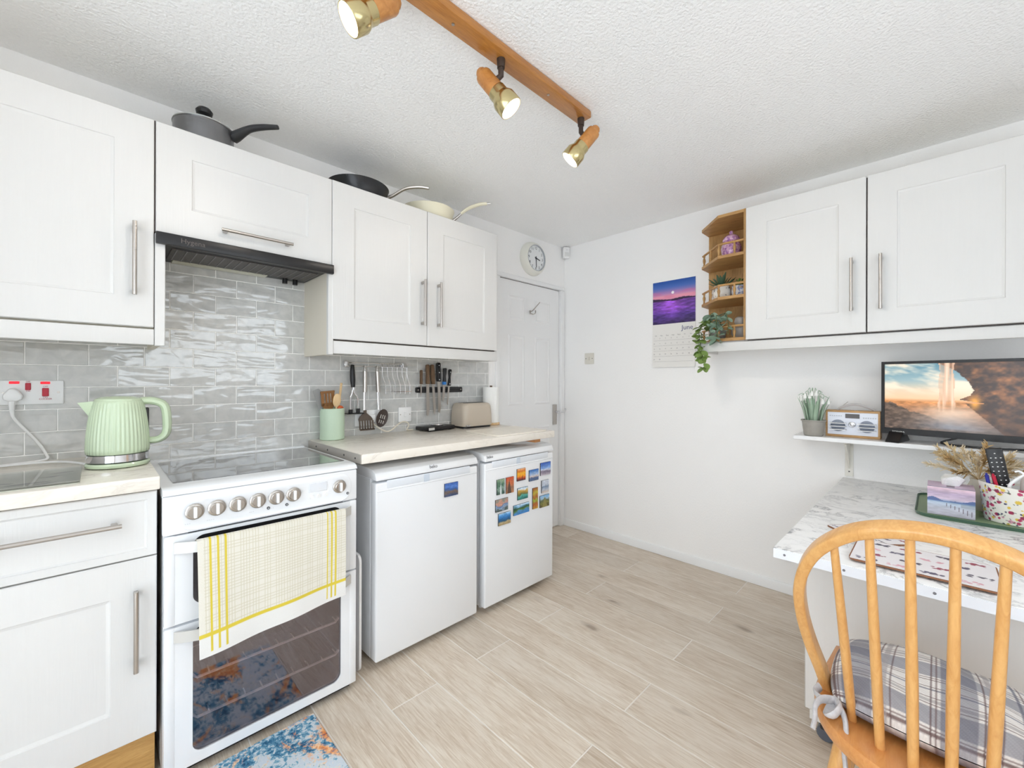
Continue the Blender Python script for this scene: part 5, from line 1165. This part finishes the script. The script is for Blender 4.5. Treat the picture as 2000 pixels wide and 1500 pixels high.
for i, (dy, cl, lab) in enumerate(((.070, rgb(44, 50, 150), 'blue pen in the floral tub'), (.046, rgb(200, 36, 66), 'red pen in the floral tub'))):
    mk('pen', G().tube([(-.52, TY+dy-.01, TZ+.03), (-.535, TY+dy+.012+.008*i, TZ+.165)], [.005, .0055], 10).tube([(-.535, TY+dy+.012+.008*i, TZ+.165), (-.536, TY+dy+.013+.008*i, TZ+.172)], .003, 8), mat('pen_%d' % i, cl, .35), label=lab, cat='pen')
mk('hair_clip', G().tube([(-.548, TY+.012, TZ+.10), (-.552, TY+.03, TZ+.135), (-.552, TY+.012, TZ+.165), (-.552, TY-.002, TZ+.182), (-.552, TY+.008, TZ+.192), (-.552, TY+.018, TZ+.188)], [.004, .005, .005, .004, .004, .003], 8, sub=5), WPLAS, label='curled white plastic clip in the floral tub', cat='clip')
mk('white_case', G().lathe([(.026, .06), (.030, .11), (.029, .15), (.020, .178), (.008, .188), (0, .189)], (-.50, -2.465, TZ), 24), mat('blush_plastic', rgb(232, 222, 218), .4), label='rounded off-white case standing in the floral tub', cat='case')
# dried grasses in a vase
vb = (-.355, -2.345, TZ)
t = thing('dried_grasses', 'bunch of dried beige grasses behind the floral tub', 'dried flowers', vb)
mk('vase', G().lathe([(.03, 0), (.038, .02), (.036, .08), (.024, .11), (.026, .12), (.02, .116), (0, .1)], vb, 22), mat('vase_cream', rgb(222, 214, 200), .5), t)
DRY = [mat('dry_%d' % i, c_, .85, var=.25, vscale=40) for i, c_ in enumerate((rgb(214, 192, 150), rgb(196, 164, 114), rgb(230, 214, 184)))]
for k in range(26):
    a = 2.4*k; e_ = .15+.75*((k*5) % 11)/11; d = Vector((math.cos(a)*math.cos(e_), math.sin(a)*math.cos(e_), math.sin(e_)))
    if d.x > 0: d.x *= .35
    L1 = .09+.05*((k*3) % 5)/5; p0 = Vector(vb)+Vector((0, 0, .115)); p1 = p0+d*L1*.55+Vector((0, 0, .02)); g = G(); g.tube([p0, p1], .0012, 4)
    for q in range(46):
        s_ = random.random(); c_ = p1+d*(L1*.75*s_); dd = (d+Vector((random.gauss(0, .4), random.gauss(0, .4), random.gauss(0, .4)))).normalized(); w_ = Vector((random.gauss(0, 1), random.gauss(0, 1), random.gauss(0, 1))).cross(dd).normalized()*.0026; l_ = .03*(1.1-.5*s_)
        g.mesh([c_-w_, c_+w_, c_+dd*l_+w_*.4, c_+dd*l_-w_*.4], [(0, 1, 2, 3)])
    mk('plume', g, DRY[k % 3], t)

# ================================================================== CHAIR
CYc = -2.2225
t = thing('spindle_chair', 'honey-coloured hoop-back spindle chair pulled up to the marble table', 'chair', (-1.48, CYc, 0))
def seatp(s=1.0):
    pts = []
    for k in range(33):
        a = PI*k/32; pts.append((-1.46-.258*math.sin(a)**.75*s, CYc+.215*math.cos(a)*s))
    pts += [(-1.27, CYc-.205*s), (-1.235, CYc-.12*s), (-1.228, CYc), (-1.235, CYc+.12*s), (-1.27, CYc+.205*s)]
    return pts
g = G(); V = []; F = []
for k, (s, z) in enumerate(((.95, .402), (.985, .406), (1, .418), (1, .43), (.985, .438), (.93, .441), (.6, .434))):
    pp = seatp(1); cx = -1.45; pp = [((x-cx)*s+cx, (y-CYc)*s+CYc) for x, y in pp]; n = len(pp); V += [(x, y, z) for x, y in pp]
    if k:
        for i in range(n): F.append((n*k-n+i, n*k-n+(i+1) % n, n*k+(i+1) % n, n*k+i))
F += [tuple(range(n)), tuple(range(6*n, 7*n))]; g.mesh(V, F); bmesh.ops.recalc_face_normals(g.bm, faces=g.bm.faces); mk('seat', g, ELM, t, sharp=45)
def hx(z): return -1.505-(z-.44)*.525
HP = [(.186, .425), (.197, .50), (.212, .58), (.2205, .66), (.2185, .735), (.203, .80), (.175, .855), (.138, .896), (.098, .924), (.05, .941), (0, .947)]
path = [(hx(z), CYc+y, z) for y, z in HP]+[(hx(z), CYc-y, z) for y, z in HP[-2::-1]]
def sweep_rect(g, pts, wa_, wb_, sub=5):
    q = []; P_ = [Vector(p) for p in pts]; n = len(P_)
    for i in range(n-1):
        a, b, c_, d = P_[max(i-1, 0)], P_[i], P_[i+1], P_[min(i+2, n-1)]
        for k in range(sub): tt = k/sub; q.append(.5*((2*b)+(c_-a)*tt+(2*a-5*b+4*c_-d)*tt*tt+(3*b-a-3*c_+d)*tt**3))
    q.append(P_[-1]); nrm = Vector((-1, 0, -.525)).normalized(); V = []; F = []; m_ = 12
    for i, p in enumerate(q):
        d = (q[min(i+1, len(q)-1)]-q[max(i-1, 0)]).normalized(); s_ = nrm.cross(d).normalized()
        for x, y in rrect(-wa_, wa_, -wb_, wb_, min(wa_, wb_)*.38, 2): V.append(tuple(p+s_*x+nrm*y))
    for i in range(len(q)-1):
        for k in range(m_): F.append((m_*i+k, m_*i+(k+1) % m_, m_*i+m_+(k+1) % m_, m_*i+m_+k))
    F += [tuple(range(m_)), tuple(range(len(V)-m_, len(V)))]
    g.mesh(V, F); bmesh.ops.recalc_face_normals(g.bm, faces=g.bm.faces); return g
mk('hoop', sweep_rect(G(), path, .0112, .0165), BEECH, t, sharp=50)
for k in range(6):
    yt = -.145+.058*k; yb = -.130+.052*k; zt = float(np.interp(abs(yt), [p[0] for p in HP[:4:-1]], [p[1] for p in HP[:4:-1]]))-.008
    xb = -1.675+.09*(abs(yb)/.13)**1.8
    mk('spindle', G().tube([(xb, CYc-yb, .432), (xb*.6+hx(zt)*.4, CYc-(yb*.6+yt*.4), .44*.6+zt*.4), (hx(zt), CYc-yt, zt)], [.0088, .0095, .0072], 12, sub=4), BEECH, t)
for sx, sy in ((-1, 1), (-1, -1), (1, 1), (1, -1)):
    x, y = -1.45+(.145 if sx < 0 else .13)*sx, CYc+.14*sy; x2, y2 = x+.08*sx, y+.05*sy
    mk('leg', G().tube([(x, y, .41), (x*.7+x2*.3, y*.7+y2*.3, .29), (x*.4+x2*.6, y*.4+y2*.6, .16), (x2, y2, 0)], [.017, .0225, .020, .012], 14, sub=4), BEECH, t)
def plaid(u, v):
    c = np.tile(cc(236, 232, 228), (len(u), 1)); g1, g2, g3 = cc(92, 94, 110), cc(92, 68, 66), cc(170, 164, 164)
    for w_, sc_ in ((u, 2.1), (v, 2.1)):
        q = np.mod(w_*sc_, 1); k = ((q > .12) & (q < .45))*.46; c = lerp(c, g1, k)
        for a, b_, cl_, f_ in ((.03, .05, g2, .7), (.075, .09, g2, .6), (.49, .505, g2, .7), (.54, .60, g3, .6), (.64, .65, g2, .6), (.80, .83, g1, .6), (.87, .88, g2, .6)): c = lerp(c, cl_, ((q > a) & (q < b_))*f_)
    tw = (np.mod(u*90+v*90, 1) < .5)*.06; return c*(1-tw)[:, None]
t2 = thing('seat_cushion', 'grey and white plaid seat cushion tied to the spindle chair', 'cushion', (-1.46, CYc, .442))
def cush(top):
    def f(u, v):
        a, b_ = 2*u-1, 2*v-1
        sx = a*math.sqrt(1-b_*b_*.22); sy = b_*math.sqrt(1-a*a*.22)
        ed = max(0, 1-max(abs(a), abs(b_))**6)
        x = -1.438+.176*sx; y = CYc-.186*sy
        wr = .006*math.sin(3*a+5*b_)*ed
        h = .475+.046*(max(0, (1-abs(a)**3)*(1-abs(b_)**3)))**.42+wr if top else .473-.031*(max(0, (1-abs(a)**4)*(1-abs(b_)**4)))**.3
        return (x, y, h)
    return f
g = grid(cush(True), 130, 130, plaid); mk('cushion_top', g, FABRIC, t2, sharp=90)
g = grid(cush(False), 60, 60, plaid); bmesh.ops.reverse_faces(g, faces=g.faces); mk('cushion_underside', g, FABRIC, t2, sharp=90)
TIE = mat('tie_fabric', rgb(196, 194, 196), .9, var=.3, vscale=90)
K_ = Vector((-1.59, -2.062, .462))
def tie(name, pts): mk(name, G().tube([tuple(K_+Vector(p)) for p in pts], .0105, 8, sub=5, flat=.45), TIE, t2)
tie('tie', [(.035, -.03, -.008), (.02, -.01, .006), (0, 0, .006), (-.012, .012, .004), (-.01, .03, .002), (.01, .04, 0), (.03, .035, .004)])
tie('tie_bow', [(0, 0, .004), (-.03, .022, .012), (-.055, .03, .006), (-.07, .028, -.012), (-.085, .03, -.03)])
tie('tie_bow', [(0, 0, .004), (-.028, -.012, .012), (-.05, -.004, .002), (-.04, .008, -.012), (-.008, .004, -.004)])
tie('tie_end', [(0, 0, .002), (-.035, -.02, -.002), (-.055, -.026, -.03), (-.05, -.022, -.07), (-.058, -.026, -.11), (-.05, -.02, -.15)])

# ================================================================== RUG
mk('rug', G().box(-3.12, -2.262, -1.16, -.634, .0008, .007, .002, 1), RUGM, label='blue and orange abstract rug in front of the cooker', cat='rug')
